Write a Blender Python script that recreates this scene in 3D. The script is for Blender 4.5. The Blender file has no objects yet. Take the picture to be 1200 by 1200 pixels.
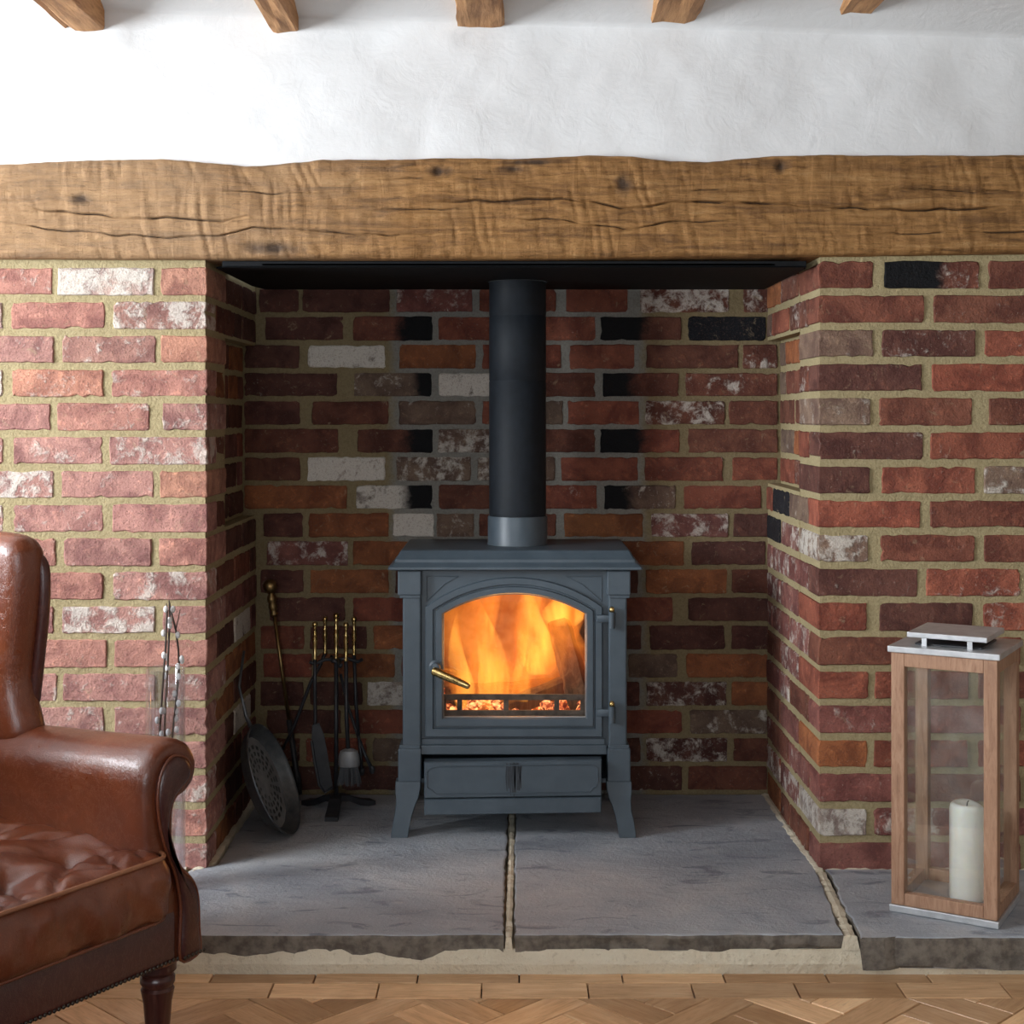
import bpy, bmesh, math, random
import numpy as np
from mathutils import Vector, Matrix

# ------------------------------------------------------------------ camera, world, light
sc = bpy.context.scene
C = sc.collection
PI = math.pi
CAM_Y, CAM_Z, F = -3.2, 1.067, 1718.0          # metres, focal length in pixels of a 1200 px frame
cam_d = bpy.data.cameras.new('camera')
cam = bpy.data.objects.new('camera', cam_d); C.objects.link(cam)
cam.location = (0, CAM_Y, CAM_Z); cam.rotation_euler = (PI/2, 0, 0)
cam_d.sensor_width = 36; cam_d.lens = 36*F/1200
cam_d.shift_x = 2/1200; cam_d.shift_y = -115/1200
cam_d.clip_start = 0.02
sc.camera = cam

world = bpy.data.worlds.new('world'); sc.world = world; world.use_nodes = True
wb = world.node_tree.nodes['Background']
wb.inputs['Color'].default_value = (0.80, 0.90, 1.0, 1); wb.inputs['Strength'].default_value = 1.0

def area(name, loc, rot, sx, sy, power, col):
    l = bpy.data.lights.new(name, 'AREA'); l.shape = 'RECTANGLE'; l.size = sx; l.size_y = sy
    l.energy = power; l.color = col
    o = bpy.data.objects.new(name, l); C.objects.link(o); o.location = loc; o.rotation_euler = rot
    return o
WIN1 = (-2.20, -0.70, 0.90, 1.90)        # side window: y0, y1, z0, z1
WIN2 = (-1.70, 0.40, 0.70, 1.90)         # window behind the camera: x0, x1, z0, z1
XL, XR, YB, ZC = -2.70, 2.00, -4.70, 2.06
area('daylight_side_window', (XL-0.16, (WIN1[0]+WIN1[1])/2, (WIN1[2]+WIN1[3])/2), (0, -PI/2, 0), WIN1[3]-WIN1[2], WIN1[1]-WIN1[0], 235, (0.885, 0.945, 1.0))
area('daylight_rear_window', ((WIN2[0]+WIN2[1])/2, YB-0.16, (WIN2[2]+WIN2[3])/2), (PI/2, 0, 0), WIN2[1]-WIN2[0], WIN2[3]-WIN2[2], 56, (0.88, 0.94, 1.0))

sc.view_settings.view_transform = 'Standard'
sc.view_settings.look = 'None'
sc.view_settings.exposure = 0.0
sc.view_settings.gamma = 1.0
sc.view_settings.use_curve_mapping = False
sc.cycles.use_denoising = True
sc.cycles.max_bounces = 8
sc.cycles.transparent_max_bounces = 24
sc.cycles.sample_clamp_indirect = 6

R = random.Random(7)

# ------------------------------------------------------------------ helpers
def world_at(px, py, Y):                        # a photograph pixel on the vertical plane y = Y
    s = (Y-CAM_Y)/F
    return Vector(((px-598)*s, Y, CAM_Z-(py-485)*s))

def basis(o):
    m = Matrix.Identity(4)
    while o is not None:
        m = o.matrix_basis @ m
        o = o.parent
    return m

def link(name, me, mat, parent=None, smooth=False):
    o = bpy.data.objects.new(name, me); C.objects.link(o)
    if mat is not None and len(me.materials) == 0: me.materials.append(mat)
    if smooth: me.polygons.foreach_set('use_smooth', [True]*len(me.polygons))
    if parent is not None: o.parent = parent
    return o

def raw(name, V, Fc, mat, parent=None, smooth=False, fix=True):
    """mesh from world coordinates, stored in the parent's frame"""
    if parent is not None:
        inv = basis(parent).inverted()
        V = [inv @ Vector(v) for v in V]
    me = bpy.data.meshes.new(name); me.from_pydata([tuple(v) for v in V], [], Fc); me.update()
    if fix:
        bm = bmesh.new(); bm.from_mesh(me); bmesh.ops.recalc_face_normals(bm, faces=bm.faces); bm.to_mesh(me); bm.free()
    return link(name, me, mat, parent, smooth)

class MB:
    """collects shapes in world coordinates, then builds ONE mesh"""
    def __init__(s): s.V = []; s.F = []
    def add(s, V, Fc):
        n = len(s.V); s.V += [Vector(v) for v in V]; s.F += [tuple(i+n for i in f) for f in Fc]; return s
    def box(s, x0, x1, y0, y1, z0, z1, b=0.0):
        if b <= 0:
            V = [(x, y, z) for z in (z0, z1) for y in (y0, y1) for x in (x0, x1)]
            return s.add(V, [(0,2,3,1), (4,5,7,6), (0,1,5,4), (1,3,7,5), (3,2,6,7), (2,0,4,6)])
        bm = bmesh.new(); bmesh.ops.create_cube(bm, size=1)
        for v in bm.verts:
            v.co = Vector(((x0+x1)/2+v.co.x*(x1-x0), (y0+y1)/2+v.co.y*(y1-y0), (z0+z1)/2+v.co.z*(z1-z0)))
        bmesh.ops.bevel(bm, geom=bm.edges[:], offset=b, segments=2, affect='EDGES', profile=0.5)
        return s.bm(bm)
    def bm(s, bm):
        bm.verts.index_update()
        s.add([v.co.copy() for v in bm.verts], [[v.index for v in f.verts] for f in bm.faces]); bm.free(); return s
    def tube(s, pts, rad, n=8, cap=True, closed=False):
        pts = [Vector(p) for p in pts]; m = len(pts)
        if not hasattr(rad, '__len__'): rad = [rad]*m
        V = []; prev = None
        for i, p in enumerate(pts):
            a = pts[(i-1) % m] if (i > 0 or closed) else p
            b = pts[(i+1) % m] if (i < m-1 or closed) else p
            t = (b-a).normalized()
            if prev is None:
                u = t.orthogonal().normalized()
            else:
                u = (prev - t*prev.dot(t)).normalized()
            prev = u; w = t.cross(u)
            for k in range(n):
                an = 2*PI*k/n
                V.append(p + (u*math.cos(an)+w*math.sin(an))*rad[i])
        Fc = []
        for i in range(m if closed else m-1):
            for k in range(n):
                j = (i+1) % m
                Fc.append((i*n+k, i*n+(k+1) % n, j*n+(k+1) % n, j*n+k))
        if cap and not closed:
            Fc.append(tuple(range(n))[::-1]); Fc.append(tuple((m-1)*n+k for k in range(n)))
        return s.add(V, Fc)
    def lathe(s, prof, M=Matrix.Identity(4), n=24):
        """prof: (radius, height) pairs about local z"""
        V = []; Fc = []
        for r, z in prof:
            for k in range(n):
                a = 2*PI*k/n; V.append(M @ Vector((r*math.cos(a), r*math.sin(a), z)))
        for i in range(len(prof)-1):
            for k in range(n):
                Fc.append((i*n+k, i*n+(k+1) % n, (i+1)*n+(k+1) % n, (i+1)*n+k))
        if prof[0][0] > 1e-5: Fc.append(tuple(range(n))[::-1])
        if prof[-1][0] > 1e-5: Fc.append(tuple((len(prof)-1)*n+k for k in range(n)))
        return s.add(V, Fc)
    def ball(s, c, r, n=10, sc_=(1, 1, 1)):
        bm = bmesh.new(); bmesh.ops.create_uvsphere(bm, u_segments=n, v_segments=max(5, n*2//3), radius=r)
        for v in bm.verts: v.co = Vector((v.co.x*sc_[0], v.co.y*sc_[1], v.co.z*sc_[2]))+Vector(c)
        return s.bm(bm)
    def prism(s, poly, ax, lo, hi):
        """poly: 2-D outline, extruded along axis ax from lo to hi"""
        n = len(poly)
        def P(p, h):
            return {'y': (p[0], h, p[1]), 'x': (h, p[0], p[1]), 'z': (p[0], p[1], h)}[ax]
        V = [P(p, lo) for p in poly]+[P(p, hi) for p in poly]
        Fc = [tuple(range(n)), tuple(range(n, 2*n))[::-1]]+[(i, (i+1) % n, (i+1) % n+n, i+n) for i in range(n)]
        return s.add(V, Fc)
    def rings(s, loops, cap0=True, cap1=True):
        n = len(loops[0]); V = [v for l in loops for v in l]; Fc = []
        for i in range(len(loops)-1):
            for k in range(n):
                Fc.append((i*n+k, i*n+(k+1) % n, (i+1)*n+(k+1) % n, (i+1)*n+k))
        if cap0: Fc.append(tuple(range(n))[::-1])
        if cap1: Fc.append(tuple((len(loops)-1)*n+k for k in range(n)))
        return s.add(V, Fc)
    def xf(s, M):
        s.V = [M @ v for v in s.V]; return s
    def build(s, name, mat, parent=None, smooth=False):
        return raw(name, s.V, s.F, mat, parent, smooth)

def tag(o, label=None, cat=None, group=None, kind=None):
    if label: o['label'] = label
    if cat: o['category'] = cat
    if group: o['group'] = group
    if kind: o['kind'] = kind
    return o

def thing(name, label, cat, loc=(0, 0, 0), rotz=0, group=None):
    o = bpy.data.objects.new(name, None); C.objects.link(o)
    o.location = loc; o.rotation_euler = (0, 0, rotz); o.empty_display_size = 0.05
    return tag(o, label, cat, group)

def smooth_by_angle(o, deg=35):
    """smooth shading with sharp edges above an angle"""
    me = o.data
    bm = bmesh.new(); bm.from_mesh(me)
    for f in bm.faces: f.smooth = True
    for e in bm.edges:
        if len(e.link_faces) == 2 and e.calc_face_angle(0) > math.radians(deg): e.smooth = False
    bm.to_mesh(me); bm.free()
    return o

# smooth value noise for shaping geometry
_tab = np.random.RandomState(3).rand(256, 256)
def vnoise(x, y):
    x = np.asarray(x, float); y = np.asarray(y, float)
    xi = np.floor(x).astype(int); yi = np.floor(y).astype(int); fx = x-xi; fy = y-yi
    fx = fx*fx*(3-2*fx); fy = fy*fy*(3-2*fy)
    a = _tab[xi % 256, yi % 256]; b = _tab[(xi+1) % 256, yi % 256]
    c = _tab[xi % 256, (yi+1) % 256]; d = _tab[(xi+1) % 256, (yi+1) % 256]
    return (a*(1-fx)+b*fx)*(1-fy)+(c*(1-fx)+d*fx)*fy-0.5
def fbm(x, y, o=4):
    s = 0; a = 1.0
    for i in range(o):
        s = s+a*vnoise(np.asarray(x)*2**i+17.3*i, np.asarray(y)*2**i+9.1*i); a *= 0.5
    return s

def grid_mesh(name, X, Y, Z, mat, parent=None, smooth=True):
    """X, Y, Z arrays (nv, nu) -> quad surface"""
    nv, nu = X.shape
    me = bpy.data.meshes.new(name)
    co = np.stack([X, Y, Z], -1).reshape(-1, 3)
    i = np.arange(nv*nu).reshape(nv, nu)
    q = np.stack([i[:-1, :-1], i[:-1, 1:], i[1:, 1:], i[1:, :-1]], -1).reshape(-1, 4)
    me.vertices.add(len(co)); me.vertices.foreach_set('co', co.ravel())
    me.loops.add(q.size); me.loops.foreach_set('vertex_index', q.ravel())
    me.polygons.add(len(q)); me.polygons.foreach_set('loop_start', np.arange(0, q.size, 4))
    me.update(calc_edges=True); me.validate()
    return link(name, me, mat, parent, smooth)

# ------------------------------------------------------------------ materials
class NT:
    def __init__(s, name):
        s.m = bpy.data.materials.new(name); s.m.use_nodes = True
        s.t = s.m.node_tree; s.t.nodes.clear()
        s.out = s.t.nodes.new('ShaderNodeOutputMaterial')
    def n(s, typ, **kw):
        nd = s.t.nodes.new('ShaderNode'+typ)
        for k, v in kw.items():
            if hasattr(nd, k): setattr(nd, k, v)
            else: s.put(nd.inputs[k.replace('_', ' ')], v)
        return nd
    def put(s, inp, v):
        if isinstance(v, bpy.types.NodeSocket): s.t.links.new(v, inp)
        elif isinstance(v, bpy.types.Node): s.t.links.new(v.outputs[0], inp)
        else:
            if hasattr(inp.default_value, '__len__') and hasattr(v, '__len__') and len(inp.default_value) == 4 and len(v) == 3: v = (*v, 1)
            inp.default_value = v
    def math(s, op, a, b=0.0, c=0.0, clamp=False):
        nd = s.t.nodes.new('ShaderNodeMath'); nd.operation = op; nd.use_clamp = clamp
        s.put(nd.inputs[0], a); s.put(nd.inputs[1], b); s.put(nd.inputs[2], c); return nd.outputs[0]
    def mix(s, f, a, b, mode='MIX'):
        nd = s.t.nodes.new('ShaderNodeMix'); nd.data_type = 'RGBA'; nd.blend_type = mode
        s.put(nd.inputs[0], f); s.put(nd.inputs[6], a); s.put(nd.inputs[7], b); return nd.outputs[2]
    def ramp(s, f, stops):
        nd = s.t.nodes.new('ShaderNodeValToRGB'); e = nd.color_ramp.elements
        while len(e) < len(stops): e.new(0.5)
        for el, (p, c) in zip(e, stops):
            el.position = p; el.color = (c, c, c, 1) if not hasattr(c, '__len__') else (*c, 1)
        s.put(nd.inputs[0], f); return nd.outputs[0]
    def step(s, f, lo, hi):
        nd = s.t.nodes.new('ShaderNodeMapRange'); nd.interpolation_type = 'SMOOTHSTEP'
        s.put(nd.inputs[0], f); s.put(nd.inputs[1], lo); s.put(nd.inputs[2], hi); return nd.outputs[0]
    def coord(s, which='Object', scale=(1, 1, 1), rnd=0.0, rot=(0, 0, 0)):
        tc = s.t.nodes.new('ShaderNodeTexCoord'); mp = s.t.nodes.new('ShaderNodeMapping')
        s.t.links.new(tc.outputs[which], mp.inputs[0]); mp.inputs['Scale'].default_value = scale; mp.inputs['Rotation'].default_value = rot
        if rnd:
            oi = s.t.nodes.new('ShaderNodeObjectInfo')
            v = s.math('MULTIPLY', oi.outputs['Random'], rnd)
            cb = s.t.nodes.new('ShaderNodeCombineXYZ')
            for k in range(3): s.put(cb.inputs[k], v)
            s.put(mp.inputs['Location'], cb.outputs[0])
        return mp.outputs[0]
    def noise(s, vec, scale, detail=4, rough=0.55, dist=0.0):
        nd = s.t.nodes.new('ShaderNodeTexNoise'); s.put(nd.inputs['Vector'], vec)
        nd.inputs['Scale'].default_value = scale; nd.inputs['Detail'].default_value = detail
        nd.inputs['Roughness'].default_value = rough; nd.inputs['Distortion'].default_value = dist
        return nd.outputs[0]
    def bump(s, h, strength=0.5, dist=0.002, normal=None):
        nd = s.t.nodes.new('ShaderNodeBump'); nd.inputs['Strength'].default_value = strength; nd.inputs['Distance'].default_value = dist
        s.put(nd.inputs['Height'], h)
        if normal is not None: s.put(nd.inputs['Normal'], normal)
        return nd.outputs[0]
    def bsdf(s, col, rough=0.6, metal=0.0, normal=None, spec=0.5, **kw):
        b = s.t.nodes.new('ShaderNodeBsdfPrincipled')
        s.put(b.inputs['Base Color'], col); s.put(b.inputs['Roughness'], rough); s.put(b.inputs['Metallic'], metal)
        s.put(b.inputs['Specular IOR Level'], spec)
        if normal is not None: s.put(b.inputs['Normal'], normal)
        for k, v in kw.items(): s.put(b.inputs[k.replace('_', ' ')], v)
        s.t.links.new(b.outputs[0], s.out.inputs[0]); return s.m

def mat_brick():
    t = NT('brick_clay')
    v = t.coord('Object', rnd=37.0)
    oi = t.n('ObjectInfo')
    n1 = t.noise(v, 14, 5, 0.6, 0.6); n2 = t.noise(v, 60, 4, 0.65); n3 = t.noise(v, 260, 3, 0.7); n4 = t.noise(v, 24, 6, 0.72, 0.35)
    col = t.mix(t.step(n1, 0.35, 0.68), oi.outputs['Color'], t.mix(1.0, oi.outputs['Color'], (0.52, 0.46, 0.50), 'MULTIPLY'))
    col = t.mix(t.step(n2, 0.54, 0.72), col, t.mix(1.0, col, (1.5, 1.5, 1.4), 'MULTIPLY'))
    col = t.mix(t.math('MULTIPLY', t.step(n3, 0.54, 0.68), 0.6), col, (0.09, 0.05, 0.04))
    wa = t.n('Attribute', attribute_type='OBJECT', attribute_name='lime').outputs['Fac']
    # lime wash left on old reclaimed bricks: patches whose extent follows the brick's own amount
    th = t.math('SUBTRACT', 0.72, t.math('MULTIPLY', wa, 0.44))
    pat = t.step(t.math('ADD', t.math('MULTIPLY', n4, 0.8), t.math('MULTIPLY', n2, 0.2)), th, t.math('ADD', th, 0.13))
    grime = t.step(n3, 0.30, 0.52)
    lime = t.mix(grime, (0.42, 0.36, 0.30), (0.66, 0.61, 0.54))
    col = t.mix(t.math('MULTIPLY', pat, t.math('ADD', 0.45, t.math('MULTIPLY', wa, 0.42))), col, lime)
    speck = t.math('MULTIPLY', t.step(t.noise(v, 170, 3, 0.6), 0.64, 0.74), t.math('MULTIPLY', wa, 0.8, clamp=True))
    col = t.mix(speck, col, (0.55, 0.50, 0.44))
    # mortar smeared over the arrises and a thin film of sandy dust
    sm = t.math('MULTIPLY', t.step(t.noise(v, 34, 5, 0.7, 0.8), 0.60, 0.72), 0.45)
    col = t.mix(sm, col, (0.36, 0.27, 0.17))
    # soot-blackened ends (old flue toothing): amount and side belong to the brick
    sl = t.n('Attribute', attribute_type='OBJECT', attribute_name='soot_left').outputs['Fac']
    sr = t.n('Attribute', attribute_type='OBJECT', attribute_name='soot_right').outputs['Fac']
    tc = t.n('TexCoord'); sx = t.n('SeparateXYZ'); t.put(sx.inputs[0], tc.outputs['Generated'])
    gx = t.math('ADD', sx.outputs[0], t.math('MULTIPLY', t.math('SUBTRACT', n4, 0.5), 0.35))
    ml = t.math('SUBTRACT', 1.0, t.step(gx, t.math('SUBTRACT', sl, 0.08), t.math('ADD', sl, 0.10)))
    mr = t.step(gx, t.math('SUBTRACT', 0.90, sr), t.math('SUBTRACT', 1.08, sr))
    ml = t.math('MULTIPLY', ml, t.step(sl, 0.01, 0.02)); mr = t.math('MULTIPLY', mr, t.step(sr, 0.01, 0.02))
    col = t.mix(t.math('MAXIMUM', ml, mr), col, (0.006, 0.006, 0.007))
    h = t.math('ADD', t.math('MULTIPLY', n2, 0.8), t.math('ADD', t.math('MULTIPLY', n3, 0.35), t.math('MULTIPLY', pat, 0.25)))
    return t.bsdf(col, 0.85, normal=t.bump(h, 1.0, 0.006), spec=0.25)

def mat_mortar(grey=False):
    t = NT('mortar_grey' if grey else 'mortar_lime_sand')
    v = t.coord('Object')
    n1 = t.noise(v, 9, 4); n2 = t.noise(v, 190, 4, 0.7); n3 = t.noise(v, 45, 4, 0.6)
    col = t.mix(n1, (0.33, 0.262, 0.140), (0.43, 0.355, 0.205))
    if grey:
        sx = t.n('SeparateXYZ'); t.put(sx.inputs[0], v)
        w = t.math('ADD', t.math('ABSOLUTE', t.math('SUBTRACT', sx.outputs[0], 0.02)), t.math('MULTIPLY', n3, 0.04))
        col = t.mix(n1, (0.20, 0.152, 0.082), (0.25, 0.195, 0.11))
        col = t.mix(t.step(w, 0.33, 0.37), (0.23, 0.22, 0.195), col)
    col = t.mix(t.math('MULTIPLY', t.step(n2, 0.40, 0.66), 0.5), col, t.mix(1.0, col, (0.62, 0.60, 0.55), 'MULTIPLY'))
    h = t.math('ADD', n2, t.math('MULTIPLY', n3, 1.3))
    return t.bsdf(col, 0.95, normal=t.bump(h, 0.8, 0.004), spec=0.15)

def mat_plaster():
    t = NT('white_plaster')
    v = t.coord('Object')
    n1 = t.noise(v, 3.0, 5, 0.6); n2 = t.noise(v, 70, 4, 0.65); n3 = t.noise(v, 18, 4, 0.6, 1.0)
    col = t.mix(n1, (0.67, 0.67, 0.665), (0.73, 0.73, 0.725))
    h = t.math('ADD', t.math('MULTIPLY', n2, 0.35), n3)
    return t.bsdf(col, 0.8, normal=t.bump(h, 0.28, 0.005), spec=0.2)

def mat_wood(name, cols, axis=(1, 12, 12), scale=7.0, rough=0.6, bump=0.35, rnd=0.0, spec=0.35, fine=1.0, vary=0.0):
    t = NT(name)
    v = t.coord('Object', scale=axis, rnd=rnd)
    n1 = t.noise(v, scale, 6, 0.62, 1.4); n2 = t.noise(v, scale*6, 4, 0.6, 0.4); n3 = t.noise(t.coord('Object', rnd=rnd), 5, 4, 0.6)
    col = t.ramp(n1, [(0.25, cols[0]), (0.50, cols[1]), (0.75, cols[2])])
    col = t.mix(t.math('MULTIPLY', t.step(n2, 0.50, 0.70), 0.45*fine), col, t.mix(1.0, col, (0.55, 0.48, 0.42), 'MULTIPLY'))
    col = t.mix(t.math('MULTIPLY', t.step(n3, 0.45, 0.70), 0.45), col, t.mix(1.0, col, (0.66, 0.60, 0.55), 'MULTIPLY'))
    if vary:
        oi = t.n('ObjectInfo')
        col = t.mix(1.0, col, t.ramp(oi.outputs['Random'], [(0, (1-vary, 1-vary*1.15, 1-vary*1.3)), (0.5, (1, 1, 1)), (1, (1+vary, 1+vary, 1+vary*0.9))]), 'MULTIPLY')
    return t.bsdf(col, rough, normal=t.bump(t.math('ADD', n1, t.math('MULTIPLY', n2, 0.6)), bump, 0.003), spec=spec)

def mat_beam():
    t = NT('old_oak')
    v = t.coord('Object', scale=(1, 13, 13))
    vo = t.coord('Object')
    n1 = t.noise(v, 4.5, 8, 0.7, 0.9); n2 = t.noise(t.coord('Object', scale=(1.5, 13, 13)), 22, 5, 0.75, 0.8); n3 = t.noise(vo, 3.2, 4, 0.6)
    sx = t.n('SeparateXYZ'); t.put(sx.inputs[0], vo)
    ad = t.noise(t.coord('Object', scale=(26, 4, 4), rot=(0, 0.22, 0)), 1.7, 3, 0.6, 0.6)
    col = t.ramp(n1, [(0.28, (0.075, 0.036, 0.014)), (0.42, (0.20, 0.095, 0.030)), (0.56, (0.32, 0.160, 0.052)), (0.74, (0.40, 0.235, 0.10))])
    # the left third is paler, the right end browner
    side = t.step(t.math('ADD', sx.outputs[0], t.math('MULTIPLY', t.math('SUBTRACT', n3, 0.5), 1.2)), -0.75, -0.1)
    col = t.mix(side, t.mix(0.45, col, (0.38, 0.26, 0.16)), col)
    col = t.mix(t.math('MULTIPLY', t.step(n3, 0.50, 0.72), 0.55), col, t.mix(1.0, col, (0.45, 0.42, 0.40), 'MULTIPLY'))
    col = t.mix(t.math('MULTIPLY', t.step(n2, 0.54, 0.68), 0.6), col, t.mix(1.0, col, (0.38, 0.33, 0.30), 'MULTIPLY'))
    kn = t.n('Attribute', attribute_type='GEOMETRY', attribute_name='knot').outputs['Fac']
    col = t.mix(t.math('MULTIPLY', kn, t.math('ADD', 0.55, t.math('MULTIPLY', n2, 0.6)), clamp=True), col, (0.028, 0.018, 0.014))
    h = t.math('ADD', t.math('MULTIPLY', n2, 0.7), t.math('ADD', n1, t.math('MULTIPLY', ad, 1.1)))
    col = t.mix(t.math('MULTIPLY', t.step(ad, 0.56, 0.70), 0.22), col, t.mix(1.0, col, (0.55, 0.50, 0.46), 'MULTIPLY'))
    return t.bsdf(col, 0.68, normal=t.bump(h, 0.7, 0.005), spec=0.3)

def mat_stone():
    t = NT('hearth_stone')
    v = t.coord('Object', rnd=9.0)
    n1 = t.noise(v, 2.6, 6, 0.62, 0.8); n2 = t.noise(v, 14, 5, 0.65, 0.6); n3 = t.noise(v, 150, 4, 0.7); n4 = t.noise(t.coord('Object', scale=(1, 2.6, 1), rnd=4.0), 7, 5, 0.6, 1.5)
    col = t.ramp(n1, [(0.28, (0.24, 0.265, 0.305)), (0.5, (0.36, 0.385, 0.42)), (0.72, (0.49, 0.495, 0.50))])
    col = t.mix(t.math('MULTIPLY', t.step(n4, 0.55, 0.70), 0.75), col, (0.12, 0.135, 0.17))
    col = t.mix(t.math('MULTIPLY', t.step(n2, 0.55, 0.72), 0.4), col, (0.48, 0.475, 0.48))
    col = t.mix(t.math('MULTIPLY', t.step(n3, 0.61, 0.69), 0.6), col, (0.68, 0.64, 0.64))
    ro = t.math('ADD', 0.40, t.math('MULTIPLY', n2, 0.3))
    h = t.math('ADD', t.math('MULTIPLY', n3, 0.5), t.math('ADD', n2, t.math('MULTIPLY', n4, 0.6)))
    return t.bsdf(col, ro, normal=t.bump(h, 0.8, 0.006), spec=0.45)

def mat_render():
    t = NT('lime_render')
    v = t.coord('Object')
    n1 = t.noise(v, 7, 5, 0.6); n2 = t.noise(v, 90, 4, 0.7)
    col = t.mix(n1, (0.60, 0.52, 0.38), (0.80, 0.74, 0.60))
    col = t.mix(t.math('MULTIPLY', t.step(n2, 0.55, 0.68), 0.35), col, (0.36, 0.29, 0.19))
    return t.bsdf(col, 0.95, normal=t.bump(t.math('ADD', n2, n1), 0.9, 0.006), spec=0.15)

def mat_paint(name, c0, c1, rough=0.5, metal=0.0, bump=0.15, sc_=40, spec=0.5, rr=0.15):
    t = NT(name); v = t.coord('Object', rnd=3.0)
    n1 = t.noise(v, sc_, 4, 0.6); n2 = t.noise(v, sc_*9, 3, 0.6)
    return t.bsdf(t.mix(t.step(n1, 0.3, 0.7), c0, c1), t.math('ADD', rough-rr/2, t.math('MULTIPLY', n1, rr)), metal,
                  normal=t.bump(t.math('ADD', n2, n1), bump, 0.001), spec=spec)

def mat_leather(name, c0, c1, c2, rough=0.32):
    t = NT(name); v = t.coord('Object')
    n1 = t.noise(v, 4.5, 5, 0.6, 0.6); n2 = t.noise(v, 34, 5, 0.6, 1.2)
    vo = t.n('TexVoronoi', feature='DISTANCE_TO_EDGE'); t.put(vo.inputs['Vector'], v); vo.inputs['Scale'].default_value = 330
    cr = t.noise(t.coord('Object', scale=(1, 2.2, 1), rot=(0.3, 0.2, 0.5)), 17, 5, 0.7, 2.5)
    crease = t.step(t.math('ABSOLUTE', t.math('SUBTRACT', cr, 0.5)), 0.0, 0.018)
    col = t.ramp(n1, [(0.28, c0), (0.5, c1), (0.74, c2)])
    col = t.mix(t.math('MULTIPLY', t.step(n2, 0.56, 0.72), 0.35), col, t.mix(1.0, col, (1.6, 1.5, 1.4), 'MULTIPLY'))
    col = t.mix(t.math('MULTIPLY', t.math('SUBTRACT', 1.0, crease), 0.10), col, (0.42, 0.20, 0.11))
    ro = t.math('ADD', rough-0.07, t.math('MULTIPLY', n2, 0.2))
    h = t.math('ADD', t.math('MULTIPLY', vo.outputs[0], 0.5), t.math('ADD', t.math('MULTIPLY', crease, 0.35), t.math('MULTIPLY', n2, 0.8)))
    return t.bsdf(col, ro, normal=t.bump(h, 0.28, 0.003), spec=0.55, Coat_Weight=0.25, Coat_Roughness=0.22)

def mat_glass(name, tint=(0.97, 0.985, 0.98), base=0.035, haze=0.0):
    t = NT(name)
    tr = t.n('BsdfTransparent', Color=tint); gl = t.n('BsdfGlossy', Color=(1, 1, 1), Roughness=0.02)
    lw = t.n('LayerWeight', Blend=0.5)
    fr = t.math('ADD', 0.04, t.math('MULTIPLY', t.math('POWER', lw.outputs['Facing'], 5.0), 0.96))
    m = t.t.nodes.new('ShaderNodeMixShader'); t.put(m.inputs[0], t.math('ADD', t.math('MULTIPLY', fr, 0.9), base, clamp=True))
    t.t.links.new(tr.outputs[0], m.inputs[1]); t.t.links.new(gl.outputs[0], m.inputs[2])
    out = m
    if haze:
        df = t.n('BsdfDiffuse', Color=(0.75, 0.72, 0.68))
        m2 = t.t.nodes.new('ShaderNodeMixShader'); n = t.noise(t.coord('Object'), 14, 4, 0.6)
        t.put(m2.inputs[0], t.math('MULTIPLY', t.step(n, 0.3, 0.75), haze))
        t.t.links.new(m.outputs[0], m2.inputs[1]); t.t.links.new(df.outputs[0], m2.inputs[2]); out = m2
    t.t.links.new(out.outputs[0], t.out.inputs[0]); return t.m

def mat_flame(name, c_lo, c_hi, strength, scale, stretch, lo, hi):
    """glowing gas: an emitting volume inside each flame's own shape"""
    t = NT(name)
    v = t.coord('Object', scale=stretch, rnd=5.0)
    n1 = t.noise(v, scale, 3, 0.55, 1.0)
    k = t.step(n1, lo, hi)
    em = t.n('Emission', Color=t.mix(k, c_lo, c_hi), Strength=t.math('MULTIPLY', t.math('ADD', 0.22, k), strength))
    t.t.links.new(em.outputs[0], t.out.inputs['Volume'])
    t.m.cycles.volume_step_rate = 0.6
    return t.m

def mat_emit(name, c0, c1, s0, s1, sc_):
    t = NT(name); n = t.noise(t.coord('Object', rnd=7.0), sc_, 4, 0.6, 0.5); k = t.step(n, 0.40, 0.66)
    b = t.n('BsdfPrincipled'); t.put(b.inputs['Base Color'], (0.05, 0.04, 0.035)); b.inputs['Roughness'].default_value = 0.9
    t.put(b.inputs['Emission Color'], t.mix(k, c0, c1)); t.put(b.inputs['Emission Strength'], t.math('ADD', s0, t.math('MULTIPLY', k, s1-s0)))
    t.t.links.new(b.outputs[0], t.out.inputs[0]); return t.m

M = {}
M['brick'] = mat_brick()
M['mortar'] = mat_mortar(); M['mortar_back'] = mat_mortar(True)
M['plaster'] = mat_plaster()
M['room_paint'] = mat_paint('room_wall_paint', (0.40, 0.36, 0.31), (0.44, 0.40, 0.35), 0.85, bump=0.1)
M['beam'] = mat_beam()
M['joist'] = mat_wood('joist_pine', [(0.22, 0.095, 0.035), (0.46, 0.235, 0.095), (0.58, 0.33, 0.15)], axis=(12, 1, 12), scale=5, rough=0.7, rnd=5.0)
M['stone'] = mat_stone(); M['stone_edge'] = mat_paint('hearth_stone_edge', (0.10, 0.088, 0.075), (0.22, 0.195, 0.165), 0.9, bump=1.0, sc_=45, spec=0.2)
M['render'] = mat_render()
M['floor'] = mat_wood('floor_oak', [(0.52, 0.30, 0.145), (0.69, 0.43, 0.235), (0.79, 0.55, 0.33)], axis=(1, 9, 9), scale=5, rough=0.38, bump=0.12, rnd=23.0, spec=0.45, vary=0.36, fine=0.9)
M['floor_gap'] = mat_paint('floor_gap_dirt', (0.022, 0.013, 0.008), (0.035, 0.022, 0.014), 0.9)
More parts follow.
